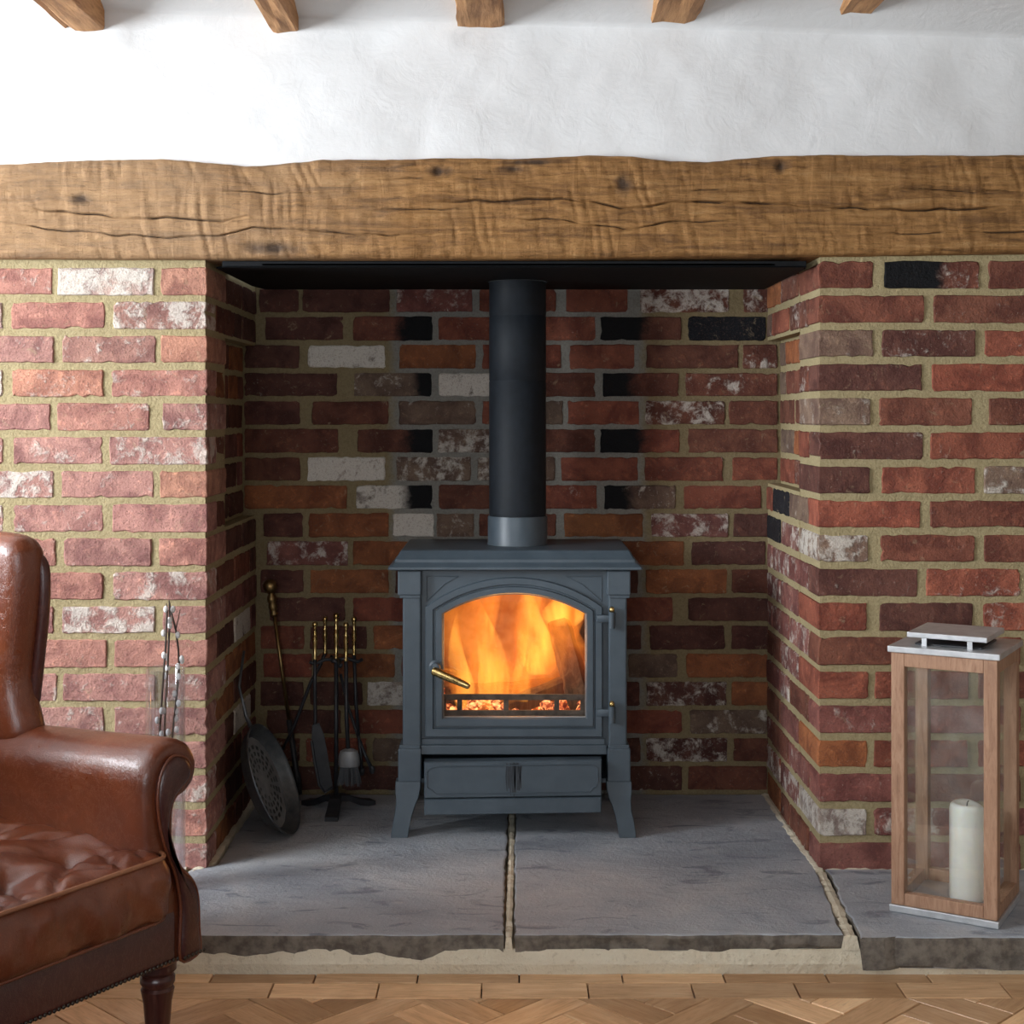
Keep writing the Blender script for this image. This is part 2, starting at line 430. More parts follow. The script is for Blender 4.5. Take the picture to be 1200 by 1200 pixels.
M['stove'] = mat_paint('stove_enamel', (0.050, 0.068, 0.084), (0.062, 0.082, 0.100), 0.42, bump=0.12, sc_=22)
M['stove_in'] = mat_paint('firebox_lining', (0.05, 0.04, 0.035), (0.12, 0.10, 0.085), 0.9, bump=0.6)
M['flue'] = mat_paint('flue_black_paint', (0.0075, 0.0100, 0.0135), (0.011, 0.0145, 0.0195), 0.6, bump=0.2, spec=0.22)
M['plate'] = mat_paint('register_plate_black', (0.003, 0.0035, 0.0045), (0.006, 0.007, 0.009), 0.7, spec=0.2)
M['iron'] = mat_paint('black_iron', (0.012, 0.013, 0.016), (0.025, 0.026, 0.030), 0.45, bump=0.3)
M['pan'] = mat_paint('pan_steel', (0.07, 0.078, 0.085), (0.12, 0.125, 0.13), 0.42, 0.6, bump=0.2)
M['dull_pan'] = mat_paint('pan_base_steel', (0.24, 0.245, 0.25), (0.32, 0.32, 0.32), 0.55, 0.5, bump=0.2)
M['brass'] = mat_paint('brass', (0.52, 0.36, 0.13), (0.62, 0.46, 0.20), 0.28, 1.0, bump=0.1)
M['old_brass'] = mat_paint('old_brass', (0.22, 0.14, 0.06), (0.34, 0.23, 0.10), 0.42, 1.0, bump=0.2)
M['steel'] = mat_paint('galvanised_steel', (0.52, 0.53, 0.54), (0.66, 0.67, 0.68), 0.42, 0.75, bump=0.2, sc_=30)
M['dull_steel'] = mat_paint('dull_steel', (0.36, 0.36, 0.35), (0.46, 0.46, 0.45), 0.4, 0.9, bump=0.2)
M['leather'] = mat_leather('brown_leather', (0.085, 0.019, 0.008), (0.150, 0.036, 0.013), (0.235, 0.068, 0.025), 0.28)
M['leather_dark'] = mat_leather('dark_leather', (0.036, 0.008, 0.007), (0.058, 0.012, 0.009), (0.085, 0.020, 0.012), 0.30)
M['piping'] = mat_leather('leather_piping', (0.20, 0.07, 0.03), (0.30, 0.12, 0.055), (0.36, 0.16, 0.08), 0.4)
M['nail'] = mat_paint('nail_head', (0.05, 0.042, 0.036), (0.09, 0.075, 0.06), 0.35, 0.8)
M['mahogany'] = mat_wood('mahogany_leg', [(0.022, 0.006, 0.005), (0.05, 0.013, 0.010), (0.09, 0.028, 0.02)], axis=(8, 8, 1), scale=6, rough=0.3, bump=0.1, spec=0.5)
M['lantern_wood'] = mat_wood('lantern_wood', [(0.24, 0.125, 0.075), (0.37, 0.21, 0.13), (0.46, 0.285, 0.185)], axis=(7, 7, 1), scale=9, rough=0.6, bump=0.15, rnd=11.0)
M['glass'] = mat_glass('lantern_glass', base=0.03, haze=0.05)
M['stove_glass'] = mat_glass('stove_glass', tint=(0.96, 0.95, 0.93), base=0.0)
M['vase_glass'] = mat_glass('vase_glass', tint=(0.955, 0.965, 0.98), base=0.10)
M['wax'] = NT('candle_wax').bsdf((0.90, 0.885, 0.82), 0.45, spec=0.4, Subsurface_Weight=0.4, Subsurface_Radius=(0.02, 0.015, 0.01), Subsurface_Scale=0.5)
M['wick'] = mat_paint('wick', (0.02, 0.018, 0.016), (0.05, 0.045, 0.04), 0.9)
M['twig'] = mat_paint('twig_bark', (0.045, 0.032, 0.026), (0.085, 0.06, 0.045), 0.7)
M['catkin'] = mat_paint('catkin_fur', (0.66, 0.65, 0.64), (0.84, 0.83, 0.82), 0.9, bump=0.8)
M['bark'] = mat_wood('charred_log', [(0.015, 0.011, 0.009), (0.06, 0.038, 0.025), (0.13, 0.085, 0.055)], axis=(6, 6, 1), scale=9, rough=0.9, bump=0.9, rnd=9.0)
M['ember'] = mat_emit('glowing_ember', (0.9, 0.06, 0.008), (1.0, 0.45, 0.16), 0.15, 2.4, 60)
M['flame_body'] = mat_flame('flame_gas_orange', (1.0, 0.15, 0.012), (1.0, 0.27, 0.025), 8.5, 9.0, (1.4, 1.4, 0.55), 0.36, 0.66)
M['flame_core'] = mat_flame('flame_gas_yellow', (1.0, 0.24, 0.015), (1.0, 0.46, 0.07), 22.0, 13.0, (1.6, 1.6, 0.40), 0.34, 0.64)

# ------------------------------------------------------------------ the room
ZS = 0.075                                       # top of the hearth stones
XO = 0.661                                       # half width of the fireplace opening
YR = 0.637                                       # depth of the recess

def struct(o, label=None):
    o['kind'] = 'structure'
    if label: o['label'] = label
    return o

b = MB(); b.box(XL, XR, YB, 0.2, -0.06, -0.012)
struct(b.build('floor', M['floor_gap']), 'oak parquet floor in front of the stone hearth')
floor = bpy.data.objects['floor']
b = MB(); b.box(XL-0.15, XR+0.15, YB-0.15, 0.3, ZC, ZC+0.1)
struct(b.build('ceiling', M['plaster']), 'white plaster ceiling above the joists')
y0, y1, z0, z1 = WIN1
b = MB()
b.box(XL-0.15, XL, YB, y0, -0.06, ZC); b.box(XL-0.15, XL, y1, 0.3, -0.06, ZC)
b.box(XL-0.15, XL, y0, y1, -0.06, z0); b.box(XL-0.15, XL, y0, y1, z1, ZC)
struct(b.build('wall_left', M['plaster']), 'white plaster side wall with a window left of the fireplace')
b = MB(); b.box(XR, XR+0.15, YB, 0.3, -0.06, ZC)
struct(b.build('wall_right', M['room_paint']), 'beige painted side wall right of the fireplace')
x0, x1, z0, z1 = WIN2
b = MB()
b.box(XL-0.15, x0, YB-0.15, YB, -0.06, ZC); b.box(x1, XR+0.15, YB-0.15, YB, -0.06, ZC)
b.box(x0, x1, YB-0.15, YB, -0.06, z0); b.box(x0, x1, YB-0.15, YB, z1, ZC)
struct(b.build('wall_back', M['room_paint']), 'beige painted wall opposite the fireplace')

# plaster wall over the beam, coved forward at the top
nu, nv = 310, 90
U = np.linspace(XL, XR, nu); T = np.linspace(0, 1, nv)
Xg, Tg = np.meshgrid(U, T)
zl = 1.920-0.030*Xg                                # the crease runs slightly downhill to the right
Zg = np.where(Tg < 0.72, 1.52+(zl-1.52)*Tg/0.72, zl+(ZC+0.02-zl)*(Tg-0.72)/0.28)
Yg = np.where(Tg < 0.72, 0.0, -(Zg-zl)*2.4)
Yg = Yg+0.016*fbm(Xg*2.1, Zg*2.6, 3)+0.006*fbm(Xg*9+3, Zg*9, 3)
struct(grid_mesh('wall_front_upper', Xg, Yg, Zg, M['plaster']), 'uneven white plaster wall above the oak beam')
b = MB(); b.box(XL, XR, 0.04, 0.28, 1.41, ZC)
# solid core behind the plaster skin
core = b.build('wall_front_core', M['plaster'], bpy.data.objects['wall_front_upper'])

# ------------------------------------------------------------------ bricks
PAL = {'r': (0.32, 0.100, 0.060), 'o': (0.41, 0.150, 0.060), 'b': (0.22, 0.080, 0.050), 'p': (0.30, 0.115, 0.092),
       'd': (0.158, 0.064, 0.047), 'k': (0.012, 0.013, 0.017), 'w': (0.42, 0.34, 0.28), 'g': (0.23, 0.15, 0.105)}

def brick_mesh(w, h, d, seed):
    """a hand-made brick: irregular arrises, worn corners, front at y = 0, body behind it"""
    r = random.Random(seed)
    nl = max(4, int(w/0.014)); ns = 5
    pts = []
    hw, hh = w/2, h/2; cr = 0.003+0.003*r.random()
    def side(ax, ay, bx, by, n):
        for i in range(n):
            f = (i+0.0)/n
            if i == 0: continue
            pts.append((ax+(bx-ax)*f, ay+(by-ay)*f))
    cs = [(-hw, -hh), (hw, -hh), (hw, hh), (-hw, hh)]
    for i in range(4):
        (ax, ay), (bx, by) = cs[i], cs[(i+1) % 4]
        L = math.hypot(bx-ax, by-ay); ux, uy = (bx-ax)/L, (by-ay)/L
        c = cr*(0.4+1.2*r.random())
        if r.random() < 0.08: c *= 2.2
        pts.append((ax+ux*c, ay+uy*c))
        side(ax, ay, bx, by, nl if i % 2 == 0 else ns)
        c = cr*(0.4+1.2*r.random())
        pts.append((bx-ux*c, by-uy*c))
    ph = r.random()*50
    def wear(p):                                   # arrises wander and are chipped here and there
        a = 0.0016*float(vnoise(p[0]*70+ph, p[1]*70+ph*1.7))*2+0.0013*(r.random()-0.5)
        return 0.0012+a+(0.0045*r.random() if r.random() < 0.05 else 0)
    q_ = []
    for x, z in pts:
        onx = abs(abs(x)-hw) < 1e-6; onz = abs(abs(z)-hh) < 1e-6; k = wear((x, z))
        q_.append((x-(k if onx else 0)*(1 if x > 0 else -1), z-(k if onz else 0)*(1 if z > 0 else -1)))
    pts = q_
    n = len(pts); V = []
    tx, tz = (r.random()-0.5)*0.004, (r.random()-0.5)*0.004
    for x, z in pts:                              # front ring, pulled in for the worn arris
        k = 0.0014+0.0014*r.random()
        V.append((x-math.copysign(min(k, abs(x)), x), tx*x/w+tz*z/h+0.0008*(r.random()-0.5), z-math.copysign(min(k, abs(z)), z)))
    for x, z in pts: V.append((x, 0.0022+0.0008*r.random(), z))
    for x, z in pts: V.append((x, d, z))
    Fc = [tuple(range(n))]
    for q in range(2):
        for i in range(n):
            j = (i+1) % n
            Fc.append((q*n+i, (q+1)*n+i, (q+1)*n+j, q*n+j))
    Fc.append(tuple(range(2*n, 3*n))[::-1])
    me = bpy.data.meshes.new('brick'); me.from_pydata(V, [], Fc); me.update()
    me.materials.append(M['brick'])
    return me

_bs = [100]
def put_brick(parent, c, w, h, d, rot, code, proud=0.0, dust=0.0, recess_shade=1.0):
    """c: centre of the visible face"""
    _bs[0] += 1
    r = random.Random(_bs[0]*31)
    me = brick_mesh(w, h, d, _bs[0])
    o = bpy.data.objects.new('brick', me); C.objects.link(o); o.parent = parent
    j = (r.random()-0.5)*0.003+proud
    off = Vector((0, -j, 0)); off.rotate(Matrix.Rotation(rot, 3, 'Z'))
    o.location = Vector(c)+off
    o.rotation_euler = (0, (r.random()-0.5)*0.010, rot)
    base = PAL[code[0]]; k = 0.86+0.28*r.random()
    g = 0.94+0.12*r.random()
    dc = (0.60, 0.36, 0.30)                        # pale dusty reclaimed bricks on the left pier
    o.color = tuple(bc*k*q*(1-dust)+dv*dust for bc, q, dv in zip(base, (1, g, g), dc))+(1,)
    if recess_shade < 1: o.color = (o.color[0]*recess_shade, o.color[1]*recess_shade, o.color[2]*recess_shade, 1)   # recess shade put into the brick colour, together with smoke stain
    num = ''.join(ch for ch in code[1:2] if ch.isdigit())
    o['lime'] = (int(num) if num else 1)/9.0
    o['soot_left'] = 0.0; o['soot_right'] = 0.0
    if 'L' in code: o['soot_left'] = int(code.split('L')[1])/100
    if 'R' in code: o['soot_right'] = int(code.split('R')[1])/100
    return o

def rand_code(r, dark=False):
    c = r.choice('rrrppbboodg' if not dark else 'ddbbbrrog')
    return c+str(r.choice([1, 1, 2, 2, 3, 4, 6]) if not dark else r.choice([0, 1, 1, 2, 3]))

LEFT = """-60:61:r4 67:181:w7 188:240:o3
-50:3:w5 12:123:r1 132:241:b6
-60:63:p3 72:183:b4 188:241:o3
-50:3:w6 14:121:o4 130:239:r4
-60:59:p2 66:175:r4 190:239:p4
-50:4:p4 15:120:p4 127:239:p5
-60:63:p6 71:180:p3 187:238:o1
-50:4:p6 15:121:p4 131:240:p2
-50:65:r4 74:178:p3 186:241:r1
12:121:r2 132:242:p5
-50:63:p3 72:182:p6 190:243:p4
12:125:r3 133:244:r2
-46:67:p5 73:182:p4 190:244:p4
12:122:p4 133:245:p4
-46:64:p3 72:180:p3 188:245:p3
14:125:r3 135:246:p5
-46:66:p4 72:180:p4 188:246:r4
14:125:p4 135:246:p4""".split('\n')
RIGHT = """973:1024:b1 1036:1148:b4L62 1158:1265:b1
973:1084:b1 1094:1205:b3
970:1024:g3 1033:1144:d4 1154:1265:r2
971:1081:d2 1092:1203:r1
969:1021:g4 1030:1140:b2 1158:1268:b3
969:1083:d3 1090:1203:r3
968:1020:d2 1033:1144:r2 1153:1264:g5
966:1080:r2 1090:1202:b2
968:1018:g6 1032:1143:b3 1153:1264:b2
966:1076:d3 1085:1197:r4
965:1017:r1 1031:1141:d2 1152:1262:r4
965:1075:b2 1085:1197:r2
964:1018:r2 1025:1136:r2 1146:1258:b2
965:1075:p3 1085:1197:p3
963:1017:o2 1024:1135:r2 1146:1258:r2
965:1075:p3 1085:1197:b3
964:1016:w6 1024:1135:p5 1146:1258:p3
966:1076:p2 1085:1197:p2""".split('\n')
BACK = """303:350:d1 354:457:d0 464:554:p4 561:652:r1 663:736:r1 750:855:b6 871:906:b5
310:403:d1 413:507:b1R42 513:603:r3 609:698:r2 703:799:b1L55 806:898:k0
303:351:d1 360:452:w8 467:558:o2 565:600:r1 608:658:r1 667:744:r2 757:866:b1 870:906:b4
308:396:d3 414:506:g4R20 513:600:w8 608:698:b1 706:796:b2L38 803:897:b4
303:352:d1 365:456:b2 467:558:g3 565:602:r1 608:660:g3 665:749:r1 756:850:b5 854:906:b1
309:397:b2 418:507:b1R34 513:600:g5 608:698:b1 703:797:r1L55 806:896:b2
303:352:b1 360:452:w8 464:552:g5 559:600:g5 605:651:g4 657:748:r1 755:848:r2 858:905:r1
312:407:o1 417:507:w7R34 514:600:b1 607:700:r3 708:792:g4L34 801:893:r2
308:355:d1 361:456:o1 460:509:w8 511:556:g4 561:652:b3 661:754:o2 763:854:p5 859:906:d2
312:408:p5 413:500:o1 506:600:r2 606:700:r2 706:802:o2 810:898:d2
305:356:d2 363:456:o1 463:550:d2 556:650:r1 656:748:d1 756:852:o2 857:906:b2
315:405:d2 413:505:r1 511:602:r1 608:700:b1 706:789:r1 806:904:d1
305:357:r1 363:430:d2 437:500:o1 506:600:r1 606:700:b1 706:752:d1 761:850:d1 857:906:d1
308:366:r1 370:463:o1 470:560:b1 566:660:r1 666:730:b1 736:795:g2 804:900:o1
305:356:d2 363:425:d3 430:500:w6 506:600:r1 606:700:b1 706:750:d1 757:852:d5 857:906:o1
312:400:d2 408:500:r1 506:600:b1 606:700:b1 706:800:r1 808:900:g4
305:352:b4 358:430:r3 436:520:g4 526:620:b1 626:700:r1 706:751:d1 757:853:d5 859:906:b2
310:395:d2 400:490:d2 496:590:b1 596:690:d1 696:800:d3 806:900:b2""".split('\n')

S0 = -CAM_Y/F; S1 = (YR-CAM_Y)/F
def zpx(py, s): return CAM_Z-(py-485)*s
def row_left(i): return zpx(330+39.65*i, S0)
def row_right(i): return zpx(322+40.1*i, S0)
def row_back(i): return zpx(352+32.94*i, S1)
HB = 33.0*S0
ML = 0.0035                                       # joints sit this far behind the brick faces

b = MB(); b.box(XL, -XO-ML-0.002, ML, 0.222, 0.0, 1.418)
wl = struct(b.build('wall_front_left', M['mortar']), 'sunlit red brick pier left of the fireplace opening')
b = MB(); b.box(XO+0.012+ML, XR, ML, 0.222, 0.0, 1.418)
wr = struct(b.build('wall_front_right', M['mortar']), 'shaded red brick pier right of the fireplace opening')
b = MB(); b.box(-XO-0.25, XO+0.25, YR+ML, YR+0.15, 0.0, 1.50)
wk = struct(b.build('wall_recess_back', M['mortar_back']), 'sooty brick back wall of the fireplace recess')
NICHE = 0.034
def recess_side(sgn, rows, rowz, name, label):
    zt = rowz(rows[0])+0.037; zb = rowz(rows[-1])-0.037
    b = MB()
    for (za, zc, off) in ((0.0, zb, 0), (zb, zt, NICHE), (zt, 1.41, 0)):
        xa = sgn*(XO+ML+off+0.004+(0.006 if sgn > 0 else 0)); xb = sgn*(XO+0.22)
        b.box(min(xa, xb), max(xa, xb), 0.2205, YR+0.12, za, zc)
    return struct(b.build(name, M['mortar']), label)
NL, NR = range(2, 8), range(2, 7)
sl_ = recess_side(-1, NL, row_left, 'wall_recess_left', 'dark brick cheek on the left of the recess')
sr_ = recess_side(1, NR, row_right, 'wall_recess_right', 'whitened brick cheek on the right of the recess')

r = random.Random(11)
for i, line in enumerate(LEFT):
    z = row_left(i); spec = [t.split(':') for t in line.split()]
    a = float(spec[0][0]); L = []
    if a > -70 and (float(spec[0][1])-a) < 80: a = float(spec[0][1])-112; spec[0][0] = str(a)
    e = a-9
    lim = XL/S0+598
    while e > lim+10:
        L.insert(0, [str(max(e-112, lim)), str(e), rand_code(r)]); e -= 121
    for k, (p0, p1, code) in enumerate(L+spec):
        p0, p1 = float(p0), float(p1)
        corner = k == len(L)+len(spec)-1
        xa, xb = (p0-598)*S0, (p1-598)*S0
        d = 0.1025
        if corner:
            xb = -XO+0.0015*(r.random()-0.5); d = 0.214 if i % 2 == 0 else 0.1025
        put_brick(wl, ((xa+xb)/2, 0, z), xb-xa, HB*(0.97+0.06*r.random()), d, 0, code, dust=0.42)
for i, line in enumerate(RIGHT):
    z = row_right(i); spec = [t.split(':') for t in line.split()]
    e = float(spec[-1][1])+9
    while e < 1600:
        spec.append([str(e), str(min(e+112, 1668)), rand_code(r)]); e += 121
    for k, (p0, p1, code) in enumerate(spec):
        p0, p1 = float(p0), float(p1)
        xa, xb = (p0-598)*S0, (p1-598)*S0
        d = 0.1025
        if k == 0:
            xa = XO+0.010+0.0015*(r.random()-0.5); d = 0.214 if i % 2 == 0 else 0.1025
        put_brick(wr, ((xa+xb)/2, 0, z), xb-xa, HB*(0.97+0.06*r.random()), d, 0, code)
for i, line in enumerate(BACK):
    z = row_back(i)
    toks = line.split()
    for q, t_ in enumerate(toks):
        p0, p1, code = t_.split(':'); p0, p1 = float(p0), float(p1)
        xa, xb = (p0-598)*S1, (p1-598)*S1
        if q == 0 and i in NL: xa = -XO-NICHE-0.002          # runs on into the side niches
        if q == len(toks)-1 and i in NR: xb = XO+NICHE+0.006
        # sooty voids of the old flue toothing sit a little deeper than their neighbours
        put_brick(wk, ((xa+xb)/2, YR, z), xb-xa, 28.6*S1*(0.97+0.06*r.random()), 0.1, 0, code, recess_shade=0.66)
for sgn, rows, rowz, wall in ((-1, NL, row_left, sl_), (1, NR, row_right, sr_)):
    for i in range(18):
        z = rowz(i); niche = i in rows
        y = 0.2245 if i % 2 == 0 else 0.1125
        cuts = []
        if niche and i % 2 == 1: cuts.append((0.1125, 0.215)); y = 0.2245
        if not niche and i % 2 == 1: cuts.append((0.1125, 0.328)); y = 0.338
        front = len(cuts)
        while y < YR-0.03:
            w = 0.215 if r.random() < 0.75 else 0.1025
            e = min(y+w, YR-0.004); cuts.append((y, e)); y = e+0.010
        for k, (ya, yb) in enumerate(cuts):
            if yb-ya < 0.02: continue
            x = sgn*(XO+0.004+(NICHE if niche and k >= front else 0)+(0.006 if sgn > 0 else 0))
            if sgn > 0:
                code = r.choice(['p3', 'p4', 'r3', 'p5', 'b3', 'o2']) if i > 7 else r.choice(['b2', 'g3', 'r2', 'o2', 'b4'])
                if i > 11 and r.random() < 0.5: code = code[0]+'6'
                if i in (7, 8) and k == 1: code = 'k2'
            else:
                code = r.choice(['b2', 'r2', 'd2', 'b1', 'o1', 'b3', 'd1', 'p2'])
                if i in (11, 14) and k == 1: code = 'g8'
            put_brick(wall, (x, (ya+yb)/2, z), yb-ya, HB*(0.96+0.06*r.random()), 0.09, sgn*-PI/2, code, recess_shade=0.72 if sgn < 0 else 0.85)

# ------------------------------------------------------------------ hearth
def edge_pts(a, b_, n, j, r, wob=0.0):
    out = []
    for i in range(n):
        f = i/n
        p = Vector(a).lerp(Vector(b_), f)
        d = (Vector(b_)-Vector(a)).normalized(); nn = Vector((-d.y, d.x))
        out.append(p+nn*((r.random()-0.5)*2*j+wob*math.sin(f*7+r.random()*0.3)))
    return out
def slab(name, corners, jit, ztop, th, seed, label, rag=0.005):
    r = random.Random(seed); out = []
    for i in range(len(corners)):
        a, b_ = corners[i], corners[(i+1) % len(corners)]
        n = max(3, int((Vector(b_)-Vector(a)).length/0.022))
        out += edge_pts(a, b_, n, jit, r, jit*0.7)
    c = sum(out, Vector((0, 0)))/len(out)
    n = len(out); m = MB()
    def ring(ins, dz, jz, jo):
        l = []
        for p in out:
            d = (c-p).normalized(); w1 = float(fbm(p.x*14+seed*3.7, p.y*14+dz*90, 3)); w2 = float(fbm(p.x*11+seed*5.1+dz*70, p.y*11, 3))
            q = p+d*(ins+jo*(w1+0.5)); l.append((q.x, q.y, ztop+dz+jz*w2*1.6+jz*0.25*(r.random()-0.5)))
        return l
    rs = [ring(0.006, 0, 0.0004, 0.002), ring(0.0015, -0.0016, 0.0008, 0.003), ring(0.0, -0.006, 0.001, 0.004), ring(0.002, -th*0.6, 0.003, 0.006), ring(0.005, -th, rag, 0.006), ring(0.012, -th-0.003, rag*0.5, 0.006)]
    m.rings(rs)
    e = thing(name, label, 'stone slab', (c.x, c.y, ztop))
    bpy.data.objects.remove(e)
    o = m.build(name, M['stone']); o.data.materials.append(M['stone_edge'])
    for p in o.data.polygons:
        if abs(p.normal.z) < 0.8: p.material_index = 1
    o.data.transform(Matrix.Translation((-c.x, -c.y, -ztop))); o.location = (c.x, c.y, ztop)
    tag(o, label, 'stone slab', 'slabs of the raised hearth')
    return o
YF = -0.413
slab('hearth_slab', [(-0.700, YF), (-0.012, YF+0.004), (-0.004, YR-0.012), (-XO+0.012, YR-0.012), (-XO+0.012, 0.02), (-0.700, -0.010)], 0.0022, ZS, 0.048, 5, 'wide grey hearth slab under the fire tools and left stove leg')
slab('hearth_slab', [(0.006, YF+0.002), (0.636, YF+0.006), (0.668, -0.002), (XO-0.002, YR-0.012), (0.012, YR-0.012)], 0.0022, ZS, 0.034, 6, 'wide grey hearth slab under the right side of the stove')
slab('hearth_slab', [(0.661, YF-0.012), (1.46, YF-0.004), (1.46, -0.004), (0.685, -0.004)], 0.003, ZS, 0.060, 8, 'thick dark hearth slab under the wooden lantern', 0.006)
slab('hearth_slab', [(-1.46, YF), (-0.712, YF), (-0.712, -0.008), (-1.46, -0.008)], 0.0025, ZS, 0.040, 9, 'grey hearth slab hidden behind the leather armchair')
# bed of lime render under the slabs, ragged along the floor
r = random.Random(21)
m = MB(); prof = []
n = 150; xs = np.linspace(-1.47, 1.47, n)
lo = []; hi = []; bk = []; bk0 = []; mid = []
for x in xs:
    q = float(fbm(x*9, 0.3, 3)); q2 = float(fbm(x*23, 4.3, 3))
    lo.append((x, YF+0.006+0.006*q, -0.004+0.004*q2)); mid.append((x, YF+0.001+0.007*q2, 0.020)); hi.append((x, YF+0.009+0.006*q2, 0.046)); bk.append((x, YR, 0.0325)); bk0.append((x, YR, -0.004))
V = lo+mid+hi+bk+bk0; Fc = []
for a in range(4):
    for i in range(n-1): Fc.append((a*n+i, a*n+i+1, (a+1)*n+i+1, (a+1)*n+i))
Fc.append((0, n, 2*n, 3*n, 4*n)); Fc.append((n-1, 2*n-1, 3*n-1, 4*n-1, 5*n-1))
hb = struct(raw('trim_1', V, Fc, M['render']), 'pale lime render bed under the hearth slabs')
# mortar in the joints between the slabs and along the brick cheeks
def joint(pts, w, ztop, seed, name='joint_mortar'):
    r = random.Random(seed); m = MB(); P2 = []
    for i in range(len(pts)-1):
        a, b_ = Vector(pts[i]), Vector(pts[i+1]); k = max(3, int((b_-a).length/0.012))
        P2 += [a.lerp(b_, j/k) for j in range(k)]
    P2.append(Vector(pts[-1])); L1, L2, L3, L4, L5 = [], [], [], [], []
    for i, p in enumerate(P2):
        d = (P2[min(i+1, len(P2)-1)]-P2[max(i-1, 0)]).normalized(); nn = Vector((-d.y, d.x)); ww = w*(0.8+0.5*r.random()); z = ztop-0.004+0.005*r.random()
        L1.append((*(p+nn*ww), ztop-0.028)); L2.append((*(p+nn*ww*0.7), z-0.002)); L3.append((*(p), z+0.001*r.random())); L4.append((*(p-nn*ww*0.7), z-0.002)); L5.append((*(p-nn*ww), ztop-0.028))
    k = len(P2); V = L1+L2+L3+L4+L5; caps = [(0, k, 2*k, 3*k, 4*k), (k-1, 2*k-1, 3*k-1, 4*k-1, 5*k-1)]; Fc = caps+ [(a*k+i, a*k+i+1, (a+1)*k+i+1, (a+1)*k+i) for a in range(4) for i in range(k-1)]
    return raw(name, V, Fc, M['render'], hb)
joint([(-0.003, YF+0.004), (0.002, 0.10), (0.004, YR-0.02)], 0.0085, ZS-0.004, 1)
joint([(0.648, YF+0.006), (0.676, -0.002)], 0.014, ZS-0.002, 2)
joint([(0.672, -0.01), (XO+0.004, 0.30), (XO+0.002, YR-0.02)], 0.013, ZS+0.004, 3)
joint([(-0.690, -0.02), (-XO-0.002, 0.05), (-XO, YR-0.02)], 0.014, ZS+0.004, 4)
joint([(-0.706, YF+0.004), (-0.706, -0.01)], 0.009, ZS-0.004, 5)
joint([(-0.706, -0.004), (-1.46, -0.004)], 0.010, ZS+0.004, 6)
joint([(0.69, -0.004), (1.46, -0.004)], 0.009, ZS+0.002, 7)

# ------------------------------------------------------------------ parquet floor
def plank(poly, seed, name='plank', along=None):
    """poly: outline in plan; the plank gets a small chamfer and its own grain direction"""
    r = random.Random(seed)
    c = sum((Vector(p) for p in poly), Vector((0, 0)))/len(poly)
    ang = math.atan2(along[1], along[0]); R2 = Matrix.Rotation(-ang, 2)
    loc = [R2 @ (Vector(p)-c) for p in poly]; n = len(loc)
    z = 0.0012*(r.random()-0.5)
    def ins(k):
        out = []; sg = 1 if sum(loc[i].x*loc[(i+1) % n].y-loc[(i+1) % n].x*loc[i].y for i in range(n)) > 0 else -1
        for i in range(n):
            e0 = (loc[i]-loc[i-1]).normalized(); e1_ = (loc[(i+1) % n]-loc[i]).normalized()
            n0 = Vector((-e0.y, e0.x))*sg; n1_ = Vector((-e1_.y, e1_.x))*sg; d = n0+n1_
            out.append(loc[i]+d*(k/max(0.35, 1+n0.dot(n1_))))
        return out
    a, b_ = ins(0.0021), ins(0.0014)
    V = [(p.x, p.y, 0) for p in a]+[(p.x, p.y, -0.0012) for p in b_]+[(p.x, p.y, -0.0125-z) for p in b_]
    Fc = [tuple(range(n))]+[(q*n+i, (q+1)*n+i, (q+1)*n+(i+1) % n, q*n+(i+1) % n) for q in range(2) for i in range(n)]
    me = bpy.data.meshes.new(name); me.from_pydata(V, [], Fc); me.update(); me.materials.append(M['floor'])
    bm = bmesh.new(); bm.from_mesh(me); bmesh.ops.recalc_face_normals(bm, faces=bm.faces)
    if sum(f.normal.z*f.calc_area() for f in bm.faces) < 0: bmesh.ops.reverse_faces(bm, faces=bm.faces)
    bm.to_mesh(me); bm.free()
    o = bpy.data.objects.new(name, me); C.objects.link(o); o.parent = floor
    o.location = (c.x, c.y, z); o.rotation_euler = (0, 0, ang)
    return o
YL1, YL2 = -0.451, -0.523                        # border courses
seed = 500
for yy0, yy1, off in ((YL1, YF+0.012, 0.06), (YL2, YL1, -0.02)):
    x = -1.40+off
    while x < 1.40:
        L = 0.192+0.006*R.random(); seed += 1
        plank([(x, yy0), (x+L, yy0), (x+L, yy1), (x, yy1)], seed, along=(1, 0)); x += L
def clip(poly, f):                                # keep f(p) <= 0
    out = []
    for i in range(len(poly)):
        p, q = poly[i], poly[(i+1) % len(poly)]; a, b_ = f(p), f(q)
        if a <= 0: out.append(p)
        if (a < 0 < b_) or (b_ < 0 < a):
            k = a/(a-b_); out.append((p[0]+(q[0]-p[0])*k, p[1]+(q[1]-p[1])*k))
    return out
WB, LB = 0.071, 0.213
s2 = math.sqrt(0.5); cnt = 0
